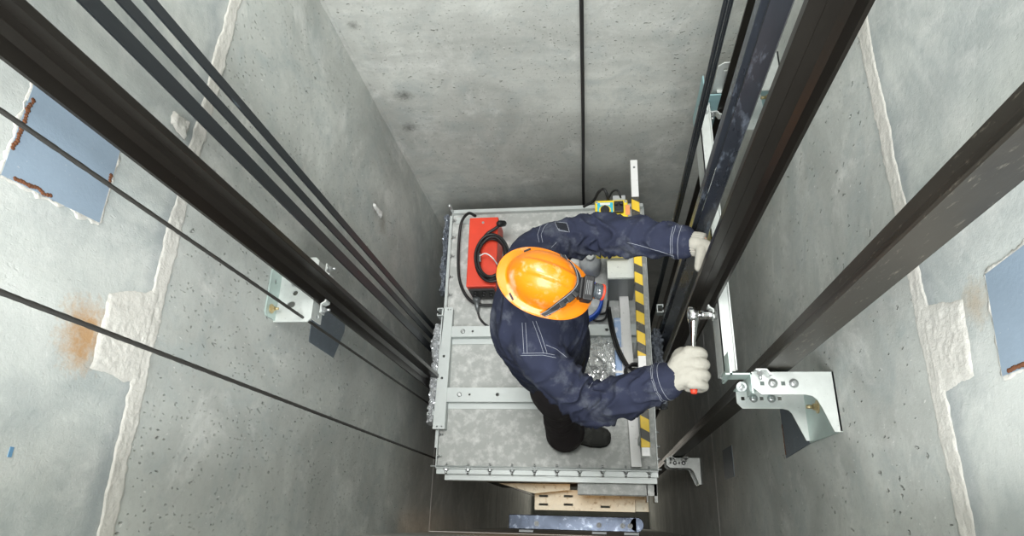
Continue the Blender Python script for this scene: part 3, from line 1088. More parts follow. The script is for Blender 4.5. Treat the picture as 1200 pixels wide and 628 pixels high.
mb.box(p, (.014, .05, .012), Matrix.Rotation(.1, 3, 'Z'), .003)
mb.build('cable_tie', 'darkgrey', cb)
mb = MB()
mb.tube(spline([at(562, 300, ZT + .06), at(569, 297, ZT + .075), at(577, 302, ZT + .07), at(583, 310, ZT + .02)], 8), .0035, 8)
tag(mb.build('tie_string', 'white', cb), 'white string tied round the coil')

# cable from the red box round its left side
zc = ZR + .03
pts = [at(557, 253, ZT - .03), at(549, 250, .22), at(541, 260, .18), at(538, 280, .15), at(537, 310, .14), at(539, 330, .14), at(546, 346, .14), at(556, 355, .14), at(567, 357.5, .14), at(580, 358, .13), at(592, 362, .12)]
tag(MB().tube(spline(pts, 10), .0085, 10).build('power_cable', 'black'), 'thick black cable looping around the left of the red box', 'cable')
pl_ = empty('cable_plug', at(560, 350, ZR + .04), 'dark grey cable plug lying in front of the red box', 'plug')
mb = MB()
a, b = at(558, 344, ZR + .05), at(560, 368, ZR + .03)
mb.lathe(a, b - a, [(0, .017), (.02, .018), (.03, .021), (.045, .021), (.047, .016), (.075, .014), (.10, .008)], 18)
mb.build('plug_body', 'darkgrey', pl_)
mb = MB()
mb.tube(spline([at(560, 366, ZR + .03), at(563, 374, ZR + .02), at(570, 381, ZR + .02), at(580, 386, ZR + .02)], 8), .006, 8)
mb.build('lead', 'black', pl_)

# ---- yellow inspection box on a grey cabinet
ZY = .60
a, b = at(697, 235, ZY), at(739, 302, ZY)
ib_ = empty('control_station', ((a.x + b.x) / 2, (a.y + b.y) / 2, ZY - .1), 'yellow control box with a blue dial panel behind the worker arm', 'control box')
yx0, yx1, yy0, yy1 = a.x, b.x - .002, at(715, 294, ZY).y, a.y
MB().bb((yx0, yy0, ZY - .10), (yx1, yy1, ZY), .006).build('case', 'yellow', ib_)
p0, p1 = at(699, 238, ZY), at(719, 262, ZY)
MB().bb((p0.x + .004, p1.y, ZY), (p1.x, p0.y, ZY + .002)).build('dial_plate', 'cyan', ib_)
mb = MB()
p = at(709, 247, ZY)
mb.lathe(p + V((0, 0, .002)), (0, 0, 1), [(0, .030), (.002, .030)], 24)
mb.build('dial_ring', 'yellow', ib_)
mb = MB()
mb.lathe(p + V((0, 0, .004)), (0, 0, 1), [(0, .022), (.012, .022), (.014, .019)], 24)
mb.box(p + V((0, 0, .020)), (.010, .038, .014), None, .002)
mb.build('dial', 'black', ib_)
mb = MB()
p = at(709, 239.3, ZY)
mb.box(p + V((0, 0, .0025)), (.05, .012, .001))
mb.build('dial_strip', 'white', ib_)
mb = MB()
p = at(725, 244, ZY)
mb.box(p + V((0, 0, .012)), (.046, .06, .024), None, .004)
for dx in (-.013, .013):
    mb.lathe(p + V((dx, .012, .024)), (0, 0, 1), [(0, .010), (.012, .010), (.014, .007)], 14)
mb.build('socket_block', 'black', ib_)
p = at(735.5, 246, ZY)
MB().box(p + V((0, 0, .001)), (.022, .055, .002)).build('sticker', 'orange_sticker', ib_)
for xx, yy in ((yx0 + .01, yy1 - .012), (yx1 - .01, yy1 - .012)):
    bolt((xx, yy, ZY), (0, 0, 1), ib_, .004, .003)
mb = MB()
for (u0, v0, u1, v1, hh, rr) in ((712, 238, 704, 229, .07, .012), (727, 236, 720, 229, .04, .008)):
    s0, s1 = at(u0, v0, ZY - .02), at(u1, v1, ZY - .02)
    mb.tube(spline([s0 + V((.01, 0, -.05)), s0 + V((0, .02, hh * .4)), (s0 + s1) / 2 + V((0, .03, hh * .7)), s1 + V((-.01, .02, 0)), s1 + V((-.04, .0, -.06)), s1 + V((-.09, -.01, -.10))], 8), rr * .6, 10)
mb.build('cable', 'black', ib_)
mb = MB()
mb.bb((yx0 + .09, yy1 + .002, ZY - .12), (yx1 - .01, yy1 + .03, ZY - .01), .003)
mb.build('back_plate', 'bucket', ib_)

gc = empty('grey_cabinet', (.13, 1.15, ZR), 'grey sheet-metal cabinet under the yellow control box', 'cabinet')
ZG = .46
a, b = at(712, 304, ZG), at(746, 325, ZG)
mb = MB()
mb.bb((a.x, b.y, ZR), (b.x - .004, a.y + .10, ZG), .003)
mb.build('case', 'darkgrey', gc)
mb = MB()
mb.bb((a.x - .003, b.y - .004, ZG), (b.x - .001, a.y + .10, ZG + .004))
mb.bb((a.x - .003, b.y - .006, ZG - .01), (b.x - .001, b.y - .002, ZG + .004))
mb.build('lid', 'galv', gc)
bolt(at(724, 313, ZG + .004), (0, 0, 1), gc, .003, .002)
MB().bb((yx0 + .03, yy0 + .05, ZG + .004), (yx1 - .03, yy1 - .03, ZY - .10)).build('stand', 'greybox', gc)

# blue coil, hose, profile, bag
p = at(684, 352, ZR + .05)
pts = []
for i in range(120):
    a = i / 119 * 2 * PI * 4
    pts.append(p + V((.098 * math.cos(a), .112 * math.sin(a), -.035 + .018 * (i / 119 * 4) + .005 * math.sin(a * 1.3))))
tag(MB().tube(spline(pts, 2), .0095, 8).build('hose_coil', 'bluehose'), 'coil of blue hose on the roof beside the helmet lamp', 'hose')
q = empty('plastic_profile', at(726, 420, ZR + .06), 'long bar in pale blue film beside the white angle bar', 'profile')
a, b = at(719, 372, ZR + .07), at(733, 449, ZR + .07)
MB().bb((a.x, b.y, ZR + .001), (b.x, a.y, ZR + .07), .006).build('wrapped_bar', 'blueplastic', q)
mb = MB()
for yy in (a.y * .5 + b.y * .5, a.y * .15 + b.y * .85):
    mb.bb((a.x - .001, yy, ZR + .03), (b.x + .001, yy + .012, ZR + .0712))
mb.bb((a.x * .25 + b.x * .75, b.y, ZR + .0701), (a.x * .15 + b.x * .85, a.y, ZR + .0715))
mb.build('white_tape', 'white', q)
mb = MB()
pts = [at(712, 360, .30), at(714, 376, .24), at(718, 394, .20), at(724, 412, .20), at(734, 428, .22), at(745, 433, .24), at(752, 430, .23)]
mb.tube(spline(pts, 8), .0075, 8)
pts = [at(714, 360, .28), at(717, 378, .23), at(722, 398, .20), at(728, 414, .21), at(738, 431, .22), at(748, 438, .24), at(757, 436, .24)]
mb.tube(spline(pts, 8), .0075, 8)
p = at(744, 436, .23)
pts = [p + V((.055 * math.cos(a) * (1 - .02 * a), .032 * math.sin(a), .004 * a)) for a in [i * .25 for i in range(60)]]
mb.tube(spline(pts, 3), .006, 8)
tag(mb.build('black_cables', 'black'), 'pair of black cables dropping to a small loop beside the striped rail', 'cable')
for i in range(2):
    pts = [at(690 + 6 * i, 372 - 4 * i, ZR + .03), at(700, 376 - i * 8, ZR + .03), at(710, 372 - i * 6, ZR + .04), at(713, 352, ZR + .08)]
    tag(MB().tube(spline(pts, 8), .006, 8).build('thin_cable', 'black'), ('thin black cable curving in front of the blue hose coil', 'thin black cable curving over the blue hose coil')[i], 'cable')
bg = empty('parts_bag', at(702, 424, ZR), 'clear plastic bag of bolts on the roof at the worker right elbow', 'bag')
mb = MB()
cb_ = at(704, 425, ZR + .03)
nu, nv = 40, 30
t = bmesh.new()
bmesh.ops.create_icosphere(t, subdivisions=5, radius=1)
for v in t.verts:
    k = 1 + .22 * noise.noise(v.co * 2.5) + .14 * noise.noise(v.co * 7)
    v.co = V((v.co.x * .085 * k, v.co.y * .13 * k, max(-.025, v.co.z * .036 * k)))
mb.merge(t, Matrix.Translation(cb_), False)
mb.build('bag', 'bag', bg)
for i in range(9):
    pp = cb_ + V((.012 + random.uniform(-.035, .045), random.uniform(-.07, .07), random.uniform(-.012, .012)))
    dr = V((random.uniform(-1, 1), random.uniform(-1, 1), .2)).normalized()
    b = MB()
    b.lathe(pp, dr, [(0, .009), (.007, .009)], 6, sm=False)
    b.lathe(pp + dr * .007, dr, [(0, .005), (.04, .005)], 10)
    b.build('loose_bolt', 'bolt', bg)
MB().box(cb_ + V((-.035, .02, .0)), (.06, .09, .003), Matrix.Rotation(.4, 3, 'Z')).build('paper_slip', 'paper', bg)
gp = empty('plastic_canister', at(691, 312, ZR), 'pale grey plastic canister behind the blue hose coil', 'canister')
p = at(692, 316, ZR)
MB().lathe(p, (0, 0, 1), [(0, .05), (.005, .058), (.06, .062), (.13, .06), (.17, .048), (.185, .024), (.19, .022)], 28).build('canister', 'bucket', gp)
MB().lathe(p + V((0, 0, .19)), (0, 0, 1), [(0, .026), (.018, .026), (.022, .021)], 20).build('cap', 'greybox', gp)


# ================================================================== WORKER
def limb(mb, pts, rad, seg=18, n=6, flat=None):
    """capped tapering limb through pts"""
    P = spline(pts, n)
    Rr = fspline(rad, n)
    t = (P[1] - P[0]).normalized()
    e = (P[-1] - P[-2]).normalized()
    pre, pr_, post, po = [], [], [], []
    for k in range(4):
        a = PI / 2 * (1 - k / 4)
        pre.append(P[0] - t * math.sin(a) * Rr[0])
        pr_.append(max(1e-4, math.cos(a) * Rr[0]))
        post.insert(0, P[-1] + e * math.sin(a) * Rr[-1])
        po.insert(0, max(1e-4, math.cos(a) * Rr[-1]))
    mb.tube(pre + P + post, pr_ + Rr + po, seg, True)


def remesh(mb, voxel, smooth=8):
    me = bpy.data.meshes.new('tmp')
    bmesh.ops.recalc_face_normals(mb.bm, faces=mb.bm.faces[:])
    mb.bm.to_mesh(me)
    mb.bm.free()
    o = bpy.data.objects.new('tmp', me)
    COL.objects.link(o)
    r = o.modifiers.new('r', 'REMESH')
    r.mode = 'VOXEL'
    r.voxel_size = voxel
    r.use_smooth_shade = True
    s = o.modifiers.new('s', 'SMOOTH')
    s.factor = .5
    s.iterations = smooth
    bpy.context.view_layer.update()
    dg = bpy.context.evaluated_depsgraph_get()
    out = bpy.data.meshes.new_from_object(o.evaluated_get(dg))
    bpy.data.objects.remove(o)
    bpy.data.meshes.remove(me)
    return out


def link(me, name, mats, parent=None):
    me.name = name
    me.materials.clear()
    for m in (mats if isinstance(mats, (list, tuple)) else [mats]):
        me.materials.append(M[m])
    for p in me.polygons:
        p.use_smooth = True
    o = bpy.data.objects.new(name, me)
    COL.objects.link(o)
    if parent:
        o.parent = parent
    return o


def displace(me, fn):
    me.update()
    nr = [v.normal.copy() for v in me.vertices]
    for v, n in zip(me.vertices, nr):
        v.co = v.co + n * fn(v.co, n)
    me.update()


def seg_t(p, a, b):
    d = b - a
    t = max(0, min(1, (p - a).dot(d) / d.length_squared))
    q = a + d * t
    return t, (p - q).length, q


# joints
HIP_R, KNEE_R, ANK_R = V((-.185, .575, .90)), V((-.175, .485, .52)), V((-.172, .418, .20))
HIP_L, KNEE_L, ANK_L = V((-.185, .775, .90)), V((-.25, .82, .52)), V((-.33, .845, .20))
SH_R, EL_R, WR_R = V((-.205, .535, 1.375)), V((-.035, .385, 1.235)), V((.246, .442, 1.385))
SH_L, EL_L, WR_L = V((-.215, .885, 1.41)), V((.015, .955, 1.40)), V((.335, .868, 1.49))
NECK = V((-.185, .705, 1.49))
HEADC = V((-.163, .690, 1.60))

yaw, pitch = math.radians(-17), math.radians(17)
HM = Matrix.Rotation(yaw, 3, 'Z') @ Matrix.Rotation(pitch, 3, 'Y')       # head frame: x forward, y left, z up


def hd_(x, y, z):
    return HEADC + HM @ V((x, y, z))


# ---- body: one continuous figure
mb = MB()
limb(mb, [(-.19, .675, .90), (-.195, .685, 1.05), (-.205, .70, 1.22), (-.205, .705, 1.36)], [.125, .12, .13, .11])
limb(mb, [SH_R + V((0, .04, 0)), (-.205, .705, 1.40), SH_L + V((0, -.04, 0))], [.065, .09, .065])
limb(mb, [(-.205, .705, 1.40), NECK, hd_(-.02, 0, -.02)], [.075, .058, .058])
limb(mb, [SH_R, EL_R, WR_R, WR_R + V((.03, .01, .005))], [.052, .042, .029, .028])
limb(mb, [SH_L, EL_L, WR_L, WR_L + V((.02, -.005, .005))], [.052, .042, .029, .028])
limb(mb, [HIP_R, KNEE_R, ANK_R, ANK_R + V((.01, 0, -.05))], [.085, .058, .042, .04])
limb(mb, [HIP_L, KNEE_L, ANK_L, ANK_L + V((.01, 0, -.05))], [.085, .058, .042, .04])
limb(mb, [ANK_R + V((.0, 0, -.05)), ANK_R + V((.16, -.01, -.065))], [.035, .025])
limb(mb, [ANK_L + V((.0, 0, -.05)), ANK_L + V((.16, .01, -.065))], [.035, .025])
# head: skull, jaw, nose, brow, ears
t = bmesh.new()
bmesh.ops.create_icosphere(t, subdivisions=4, radius=1)
for v in t.verts:
    x, y, z = v.co
    k = 1 - .22 * max(0, -z) * (1 - .5 * max(0, x))
    v.co = hd_(x * .095 + .012 * max(0, -z) * max(0, x), y * .072 * k, z * .112)
mb.merge(t, None, True)
limb(mb, [hd_(.055, 0, -.075), hd_(.085, 0, -.105)], [.045, .026])
limb(mb, [hd_(.092, 0, .0), hd_(.112, 0, -.035)], [.009, .014])
limb(mb, [hd_(.09, -.035, .02), hd_(.098, 0, .022), hd_(.09, .035, .02)], [.010, .011, .010])
for s in (-1, 1):
    limb(mb, [hd_(.0, s * .074, .012), hd_(-.008, s * .084, -.005), hd_(.0, s * .076, -.035)], [.010, .014, .008])
body = link(remesh(mb, .007, 6), 'person', 'skin')
tag(body, 'worker in navy workwear, orange hard hat and pale gloves, bolting the right rail', 'person')
for s in (-1, 1):
    e = MB().ball(hd_(.086, s * .031, -.004), .012, 2).build('eye', 'eye', body)
mb = MB()
limb(mb, [hd_(.094, -.024, -.072), hd_(.104, 0, -.074), hd_(.094, .024, -.072)], [.004, .007, .004], 10)
mb.build('lips', 'skin', body)
# hair under the hat
t = bmesh.new()
bmesh.ops.create_icosphere(t, subdivisions=4, radius=1)
bmesh.ops.delete(t, geom=[v for v in t.verts if v.co.z < -.35 + .8 * max(0, v.co.x)], context='VERTS')
for v in t.verts:
    v.co = hd_(v.co.x * .100, v.co.y * .077, v.co.z * .114)
h = MB()
h.merge(t, None, True)
h.build('hair', 'hair', body)


# ---- jacket
def ring(z, cx, cy, rx, ry, yw=-.2, n=28, e=2.4):
    out = []
    for i in range(n):
        a = 2 * PI * i / n
        c, s = math.cos(a), math.sin(a)
        x = rx * abs(c) ** (2 / e) * (1 if c > 0 else -1)
        y = ry * abs(s) ** (2 / e) * (1 if s > 0 else -1)
        out.append(V((cx + x * math.cos(yw) - y * math.sin(yw), cy + x * math.sin(yw) + y * math.cos(yw), z)))
    return out


mb = MB()
mb.loft([ring(.80, -.195, .665, .155, .19), ring(.95, -.20, .68, .158, .193), ring(1.10, -.205, .69, .165, .20), ring(1.22, -.21, .70, .170, .205),
         ring(1.33, -.212, .705, .165, .205), ring(1.41, -.212, .708, .135, .185), ring(1.47, -.205, .710, .095, .12), ring(1.50, -.195, .708, .078, .085), ring(1.53, -.185, .705, .072, .075)])
limb(mb, [SH_R + V((-.01, .07, .0)), SH_R, SH_R.lerp(EL_R, .5) + V((0, -.012, .0)), EL_R, EL_R.lerp(WR_R, .45) + V((0, -.012, .004)), WR_R.lerp(EL_R, .24), WR_R.lerp(EL_R, .09)],
     [.10, .088, .078, .073, .073, .063, .060], 22)
limb(mb, [SH_L + V((-.01, -.07, .0)), SH_L, SH_L.lerp(EL_L, .5) + V((0, .016, .0)), EL_L, EL_L.lerp(WR_L, .45) + V((0, .004, .004)), WR_L.lerp(EL_L, .26), WR_L.lerp(EL_L, .15)],
     [.10, .086, .076, .072, .071, .058, .055], 22)
jm = remesh(mb, .0065, 7)
arms = [(SH_R, EL_R, WR_R), (SH_L, EL_L, WR_L)]


def folds(p, n):
    d = 0
    best = 9
    for k, (s, e, w) in enumerate(arms):
        t1, d1, q1 = seg_t(p, s, e)
        t2, d2, q2 = seg_t(p, e, w)
        dd = min(d1, d2)
        if dd < best:
            best = dd
            tt = t1 if d1 < d2 else 1 + t2
            q = q1 if d1 < d2 else q2
            kk = k
    out = .006 * noise.noise(p * 9) + .004 * noise.noise(p * 22)
    if best < .115:
        w_ = min(1, (.115 - best) / .03)
        ax = (arms[kk][1] - arms[kk][0]) if tt < 1 else (arms[kk][2] - arms[kk][1])
        ax = ax.normalized()
        r = p - q
        u = ax.orthogonal().normalized()
        ang = math.atan2(r.dot(ax.cross(u)), r.dot(u))
        elb = math.exp(-((tt - 1.0) / .42) ** 2)
        cuff = math.exp(-((tt - 1.72) / .2) ** 2) * .5
        edge = max(0, min(1, (1.90 - tt) / .1))
        sw = tt * 12.5 + 3.6 * noise.noise((math.cos(ang) * 1.3, math.sin(ang) * 1.3, tt * 2 + kk * 7)) + 1.9 * math.sin(ang + kk)
        rid = (1 - abs(math.sin(sw))) ** 1.4
        msk = .45 + .55 * noise.noise((math.cos(ang) * 1.6 + 4, math.sin(ang) * 1.6, tt * 4.2 + kk * 3))
        out += w_ * edge * ((.021 * elb + .012 * cuff + .008) * (rid - .4) * max(.0, msk + .3))
        out += w_ * edge * .004 * noise.noise((math.cos(ang) * 2, math.sin(ang) * 2, tt * 9 + kk * 11))
        if tt > 1.84:
            out += .003
    if best > .07:
        # body: slanting drag folds
        s_ = p.z * 26 + p.x * 20 - p.y * 8 + 2.2 * noise.noise(p * 5)
        out += min(1, (best - .07) / .04) * .013 * ((1 - abs(math.sin(s_))) ** 1.6 - .35) * max(0, .5 + noise.noise(p * 6 + V((3, 1, 8))))
    return out


displace(jm, folds)
jacket = link(jm, 'jacket', 'denim', body)
bpy.context.view_layer.update()
bv = BVHTree.FromPolygons([v.co.copy() for v in jm.vertices], [list(p.vertices) for p in jm.polygons])


def onto(px, py, lift=.001):
    d = ray(px, py).normalized()
    h = bv.ray_cast(CAM, d)
    return (h[0] + h[1] * lift) if h[0] else None


def stitch(mb, pts, r=.0007, gap=True):
    P = []
    for i in range(len(pts) - 1):
        for k in range(7):
            t = k / 7
            P.append((pts[i][0] * (1 - t) + pts[i + 1][0] * t, pts[i][1] * (1 - t) + pts[i + 1][1] * t))
    P.append(pts[-1])
    Q = [onto(*p) for p in P]
    run = []
    for q in Q + [None]:
        if q is None or (run and (q - run[-1]).length > .05):
            if len(run) > 2:
                mb.tube(run, r, 6)
            run = [q] if q else []
        else:
            run.append(q)


mb = MB()
for off in (0, 4):
    stitch(mb, [(612 + off, 378), (613 + off, 396), (614 + off, 414)])
    stitch(mb, [(624 + off, 376), (631 + off, 395), (637 + off, 414)])
stitch(mb, [(612, 414), (636, 413.5), (650, 416)])
stitch(mb, [(610, 416.5), (636, 416), (652, 419)])
stitch(mb, [(640, 404), (652, 409), (664, 419)])
stitch(mb, [(636, 284), (634, 275), (638, 266), (646, 258)])
stitch(mb, [(632, 284), (630, 275), (633, 266), (640, 258)])
stitch(mb, [(646, 290), (652, 284)])
stitch(mb, [(735, 284), (755, 289), (775, 295), (790, 300)])
stitch(mb, [(704, 246), (725, 249), (742, 250)])
stitch(mb, [(690, 455), (700, 440), (702, 432)])
mb.build('seam_stitching', 'thread', jacket)


def cuff_ring(mb, W, E, back, rr, r=.0007):
    ax = (W - E).normalized()
    c = W - ax * back
    u = ax.orthogonal().normalized()
    w = ax.cross(u)
    Q = []
    for i in range(49):
        a = 2 * PI * i / 48
        d = u * math.cos(a) + w * math.sin(a)
        h = bv.ray_cast(c + d * .14, -d)
        if h[0]:
            Q.append(h[0] + d * .0008)
    if len(Q) > 3:
        mb.tube(Q, r, 6)


mb = MB()
for W, E in ((WR_R, EL_R), (WR_L, EL_L)):
    for bk_ in (-.012, .006, .012):
        cuff_ring(mb, W, E, bk_ + (.045 if W == WR_R else .062), .06)
mb.build('cuff_stitching', 'thread', jacket)
# sleeve badge
mb = MB()
g = []
for i in range(13):
    row = []
    for j in range(13):
        u, v = i / 12, j / 12
        q = onto(650.5 + 13 * u + 3.5 * v + 0 * v, 260.5 + 1.5 * u + 10 * v * (1 - .25 * (1 - u)) , .0018)
        row.append(mb.bm.verts.new(q) if q else None)
    g.append(row)
for i in range(12):
    for j in range(12):
        f = [g[i][j], g[i + 1][j], g[i + 1][j + 1], g[i][j + 1]]
        if all(f):
            mb.face(f, True)
mb.build('sleeve_patch', 'denim_dark', jacket)
mb = MB()
for a in (0, .8):
    stitch(mb, [(650 + a, 260), (664 - a, 261.5 + a), (667.5 - a, 272 - a), (655 + a, 270.5 - a), (650 + a, 260)], .0007)
mb.build('patch_stitching', 'thread', jacket)
# collar
mb = MB()
rings = []
for k in range(2):
    pass
prof = [(0, 1.0), (.035, 1.0), (.036, .93), (0, .90)]
n = 40
R_ = []
for i in range(n):
    a = 2 * PI * i / n
    c, s = math.cos(a), math.sin(a)
    R_.append([V((-.182 + c * .083 * k_ + .006 * h_ * 30, .705 + s * .083 * k_, 1.492 + h_ + .012 * (-c))) for h_, k_ in prof])
R_.append(R_[0])
mb2 = MB()
vs = [[mb2.bm.verts.new(p) for p in r] for r in R_[:-1]]
for i in range(n):
    for j in range(4):
        mb2.face([vs[i][j], vs[(i + 1) % n][j], vs[(i + 1) % n][(j + 1) % 4], vs[i][(j + 1) % 4]], True)
mb2.build('collar', 'denim', jacket)
mb.bm.free()

# ---- trousers
mb = MB()
mb.loft([ring(.70, -.185, .665, .13, .17), ring(.80, -.19, .67, .148, .185), ring(.92, -.195, .675, .15, .185), ring(1.02, -.2, .68, .14, .17)])
limb(mb, [HIP_R + V((0, .02, -.02)), HIP_R.lerp(KNEE_R, .5) + V((-.01, -.005, 0)), KNEE_R, KNEE_R.lerp(ANK_R, .5) + V((-.012, 0, 0)), ANK_R + V((-.004, 0, .03)), ANK_R + V((-.002, 0, 0))],
     [.115, .105, .084, .082, .096, .102], 20)
limb(mb, [HIP_L + V((0, -.02, -.02)), HIP_L.lerp(KNEE_L, .5) + V((-.01, .005, 0)), KNEE_L, KNEE_L.lerp(ANK_L, .5) + V((-.012, 0, 0)), ANK_L + V((-.004, 0, .03)), ANK_L + V((-.002, 0, 0))],
     [.115, .105, .084, .082, .096, .102], 20)
tm = remesh(mb, .008, 6)
for v in tm.vertices:
    if v.co.z < .155:
        v.co.z = .155 + (v.co.z - .155) * .12


def tf(p, n):
    w = math.exp(-((p.z - .5) / .12) ** 2) + math.exp(-((p.z - .2) / .08) ** 2)
    s_ = p.z * 60 + 3 * noise.noise(p * 7)
    return .005 * noise.noise(p * 11) + .007 * w * ((1 - abs(math.sin(s_))) - .4) * (.5 + noise.noise(p * 8 + V((0, 4, 0))))


displace(tm, tf)
trousers = link(tm, 'trousers', 'trousers', body)
mb = MB()
tv = BVHTree.FromPolygons([v.co.copy() for v in tm.vertices], [list(p.vertices) for p in tm.polygons])
for A, B in ((ANK_R, KNEE_R), (ANK_L, KNEE_L)):
    lo_, hi_ = [], []
    for i in range(41):
        a = 2 * PI * i / 40
        d = V((math.cos(a), math.sin(a), 0))
        for lst, z in ((lo_, .163), (hi_, .190)):
            c = V((A.x, A.y, z))
            h = tv.ray_cast(c + d * .2, -d)
            lst.append((h[0] if h[0] else c + d * .09) + d * .0015)
    vl = [mb.bm.verts.new(p) for p in lo_]
    vh = [mb.bm.verts.new(p) for p in hi_]
    for i in range(40):
        mb.face([vl[i], vl[i + 1], vh[i + 1], vh[i]], True)
mb.build('reflective_band', 'reflex', trousers, recalc=False)


# ---- boots
def boot(A, yawb):
    root = body
    rot = Matrix.Rotation(yawb, 3, 'Z')
    o = V((A.x, A.y, ZR))

    def L(x, y, z):
        return o + rot @ V((x, y, z))
    mb = MB()
    st = [(-.078, .030, .10), (-.06, .038, .118), (-.02, .040, .13), (.04, .041, .125), (.085, .046, .098), (.135, .051, .080), (.175, .049, .072), (.20, .040, .060), (.215, .024, .044)]
    rings = []
    for x, w, h in st:
        r = []
        for i in range(20):
            a = 2 * PI * i / 20
            c, s = math.cos(a), math.sin(a)
            yy = w * abs(c) ** .75 * (1 if c > 0 else -1)
            zz = .022 + (h - .022) * (.5 + .5 * abs(s) ** .8 * (1 if s > 0 else -1))
            r.append(L(x, yy, zz))
        rings.append(r)
    mb.loft(rings)
    # shaft
    limb(mb, [L(-.015, 0, .08), L(-.012, 0, .15), L(-.012, 0, .20)], [.045, .048, .05])
    bt = link(remesh(mb, .005, 5), 'boot', 'boot', body)
    mb = MB()
    out = [(-.085, 0), (-.078, .03), (-.05, .041), (.0, .042), (.06, .043), (.12, .054), (.17, .053), (.203, .042), (.219, .022), (.222, 0)]
    out = out + [(x, -y) for x, y in out[-2:0:-1]]
    mb.loft([[L(x, y, z) for x, y in out] for z in (.001, .024)], True, False)
    mb.build('sole', 'sole', bt, bev=.003)
    mb = MB()
    mb.lathe(L(.15, 0, .03), (0, 0, 1), [(.0, .02), (.02, .02)], 8) if False else None
    mb.tube([L(.118, y, .0225 + .062 * math.cos(y / .055 * 1.35)) for y in [-.052 + .0104 * k for k in range(11)]], .0022, 6)
    mb.build('toe_seam', 'sole', bt)


boot(V((-.165, .415, 0)), math.radians(-4))
boot(V((-.325, .847, 0)), math.radians(8))

# ---- gloves
def glove(parts, name, voxel=.0035, sm=3):
    mb = MB()
    for pts, rad in parts:
        limb(mb, pts, rad, 14, 5)
    me = remesh(mb, voxel, sm)
    displace(me, lambda p, n: .0012 * noise.noise(p * 60) + .0008 * noise.noise(p * 140))
    return link(me, name, 'glove', body)


HZ = 1.40
# right fist round the wrench handle (axis along y at x=.318)
hx, hy = .303, .465
pp = []
fy_ = [.505, .470, .435, .402]
for y in (.490, .465, .440, .415):
    pp.append(([(.262, .43 + (y - .452) * .45, HZ - .004), (.285, y * .8 + .452 * .2, HZ + .012), (.312, y + .004, HZ + .022)], [.033, .029, .024]))
for i, y in enumerate(fy_):
    L_ = (.96, 1.05, 1.0, .86)[i]
    r = (.0178, .0182, .0178, .0160)[i]
    dx = (0, .004, .003, -.004)[i]
    pp.append(([(.305, y, HZ + .026), (.334 + dx, y - .002, HZ + .027), (.353 * 1 + dx, y - .004, HZ + .004), (.347 + dx, y - .005, HZ - .024 * L_), (.322 + dx, y - .004, HZ - .038 * L_), (.302, y - .003, HZ - .030)],
               [r * 1.08, r * 1.05, r, r * .97, r * .92, r * .85]))
# thumb: leaves the side of the palm near the wrist, closes under the handle towards the index finger
pp.append(([(.268, .472, HZ - .008), (.284, .508, HZ - .022), (.305, .518, HZ - .040), (.330, .510, HZ - .046)], [.025, .021, .0185, .0165]))
pp = [([V(q) + V((-.016, .014, 0)) for q in a_], r_) for a_, r_ in pp]
gr = glove(pp, 'glove')
tag(gr, 'pale knitted glove closed round the wrench')
mb = MB()


def ribcuff(W, E, r, ln, name_parent):
    ax = (W - E).normalized()
    u = ax.orthogonal().normalized()
    w = ax.cross(u)
    rings = []
    for k in range(9):
        t = k / 8
        rr = r * (1 + .06 * math.sin(t * PI) - .05 * t)
        rings.append([W + ax * (t * ln - .02) + (u * math.cos(a) + w * math.sin(a)) * rr * (1 + .035 * math.cos(a * 26)) for a in [2 * PI * i / 130 for i in range(130)]])
    m_ = MB()
    m_.loft(rings)
    m_.build('knit_cuff', 'glove', name_parent)


ribcuff(WR_R, EL_R, .041, .055, gr)
# left hand: hooks round the back edge of the guide rail blade
WL = WR_L
pp = []
for k, dz in enumerate((.030, .010, -.010, -.030)):
    pp.append(([WL + V((-.01, -.004, dz * .6)), WL + V((.02, -.018, dz * .9)), WL + V((.042, -.038, dz * 1.15))], [.026, .022, .019]))
for i, dz in enumerate((.042, .015, -.012, -.037)):
    r = (.0150, .0155, .0150, .0135)[i]
    s = (.95, 1.04, 1., .84)[i]
    b0 = WL + V((.040, -.036, dz))
    pp.append(([b0, b0 + V((.020, -.012, .002)) * s, b0 + V((.036, -.014, .0)) * s, b0 + V((.050, -.020, -.004)) * s], [r * 1.1, r, r * .95, r * .85]))
pp.append(([WL + V((.004, -.012, .022)), WL + V((.006, -.040, .034)), WL + V((.000, -.066, .030)), WL + V((-.004, -.092, .018))], [.022, .018, .016, .0135]))
gl = glove(pp, 'glove')
tag(gl, 'pale knitted glove hooked behind the dark rail')
ribcuff(WR_L, EL_L, .039, .045, gl)

# ---- hard hat
hat_o = hd_(-.012, 0, .048)
HS = 1.0


def hp(x, y, z):
    return hat_o + HM @ (V((x, y, z)) * HS)


def dome_z(x, y):
    """height of the shell over its base"""
    q = (x / .118) ** 2 + (y / .086) ** 2
    return .108 * max(0, 1 - q) ** .5


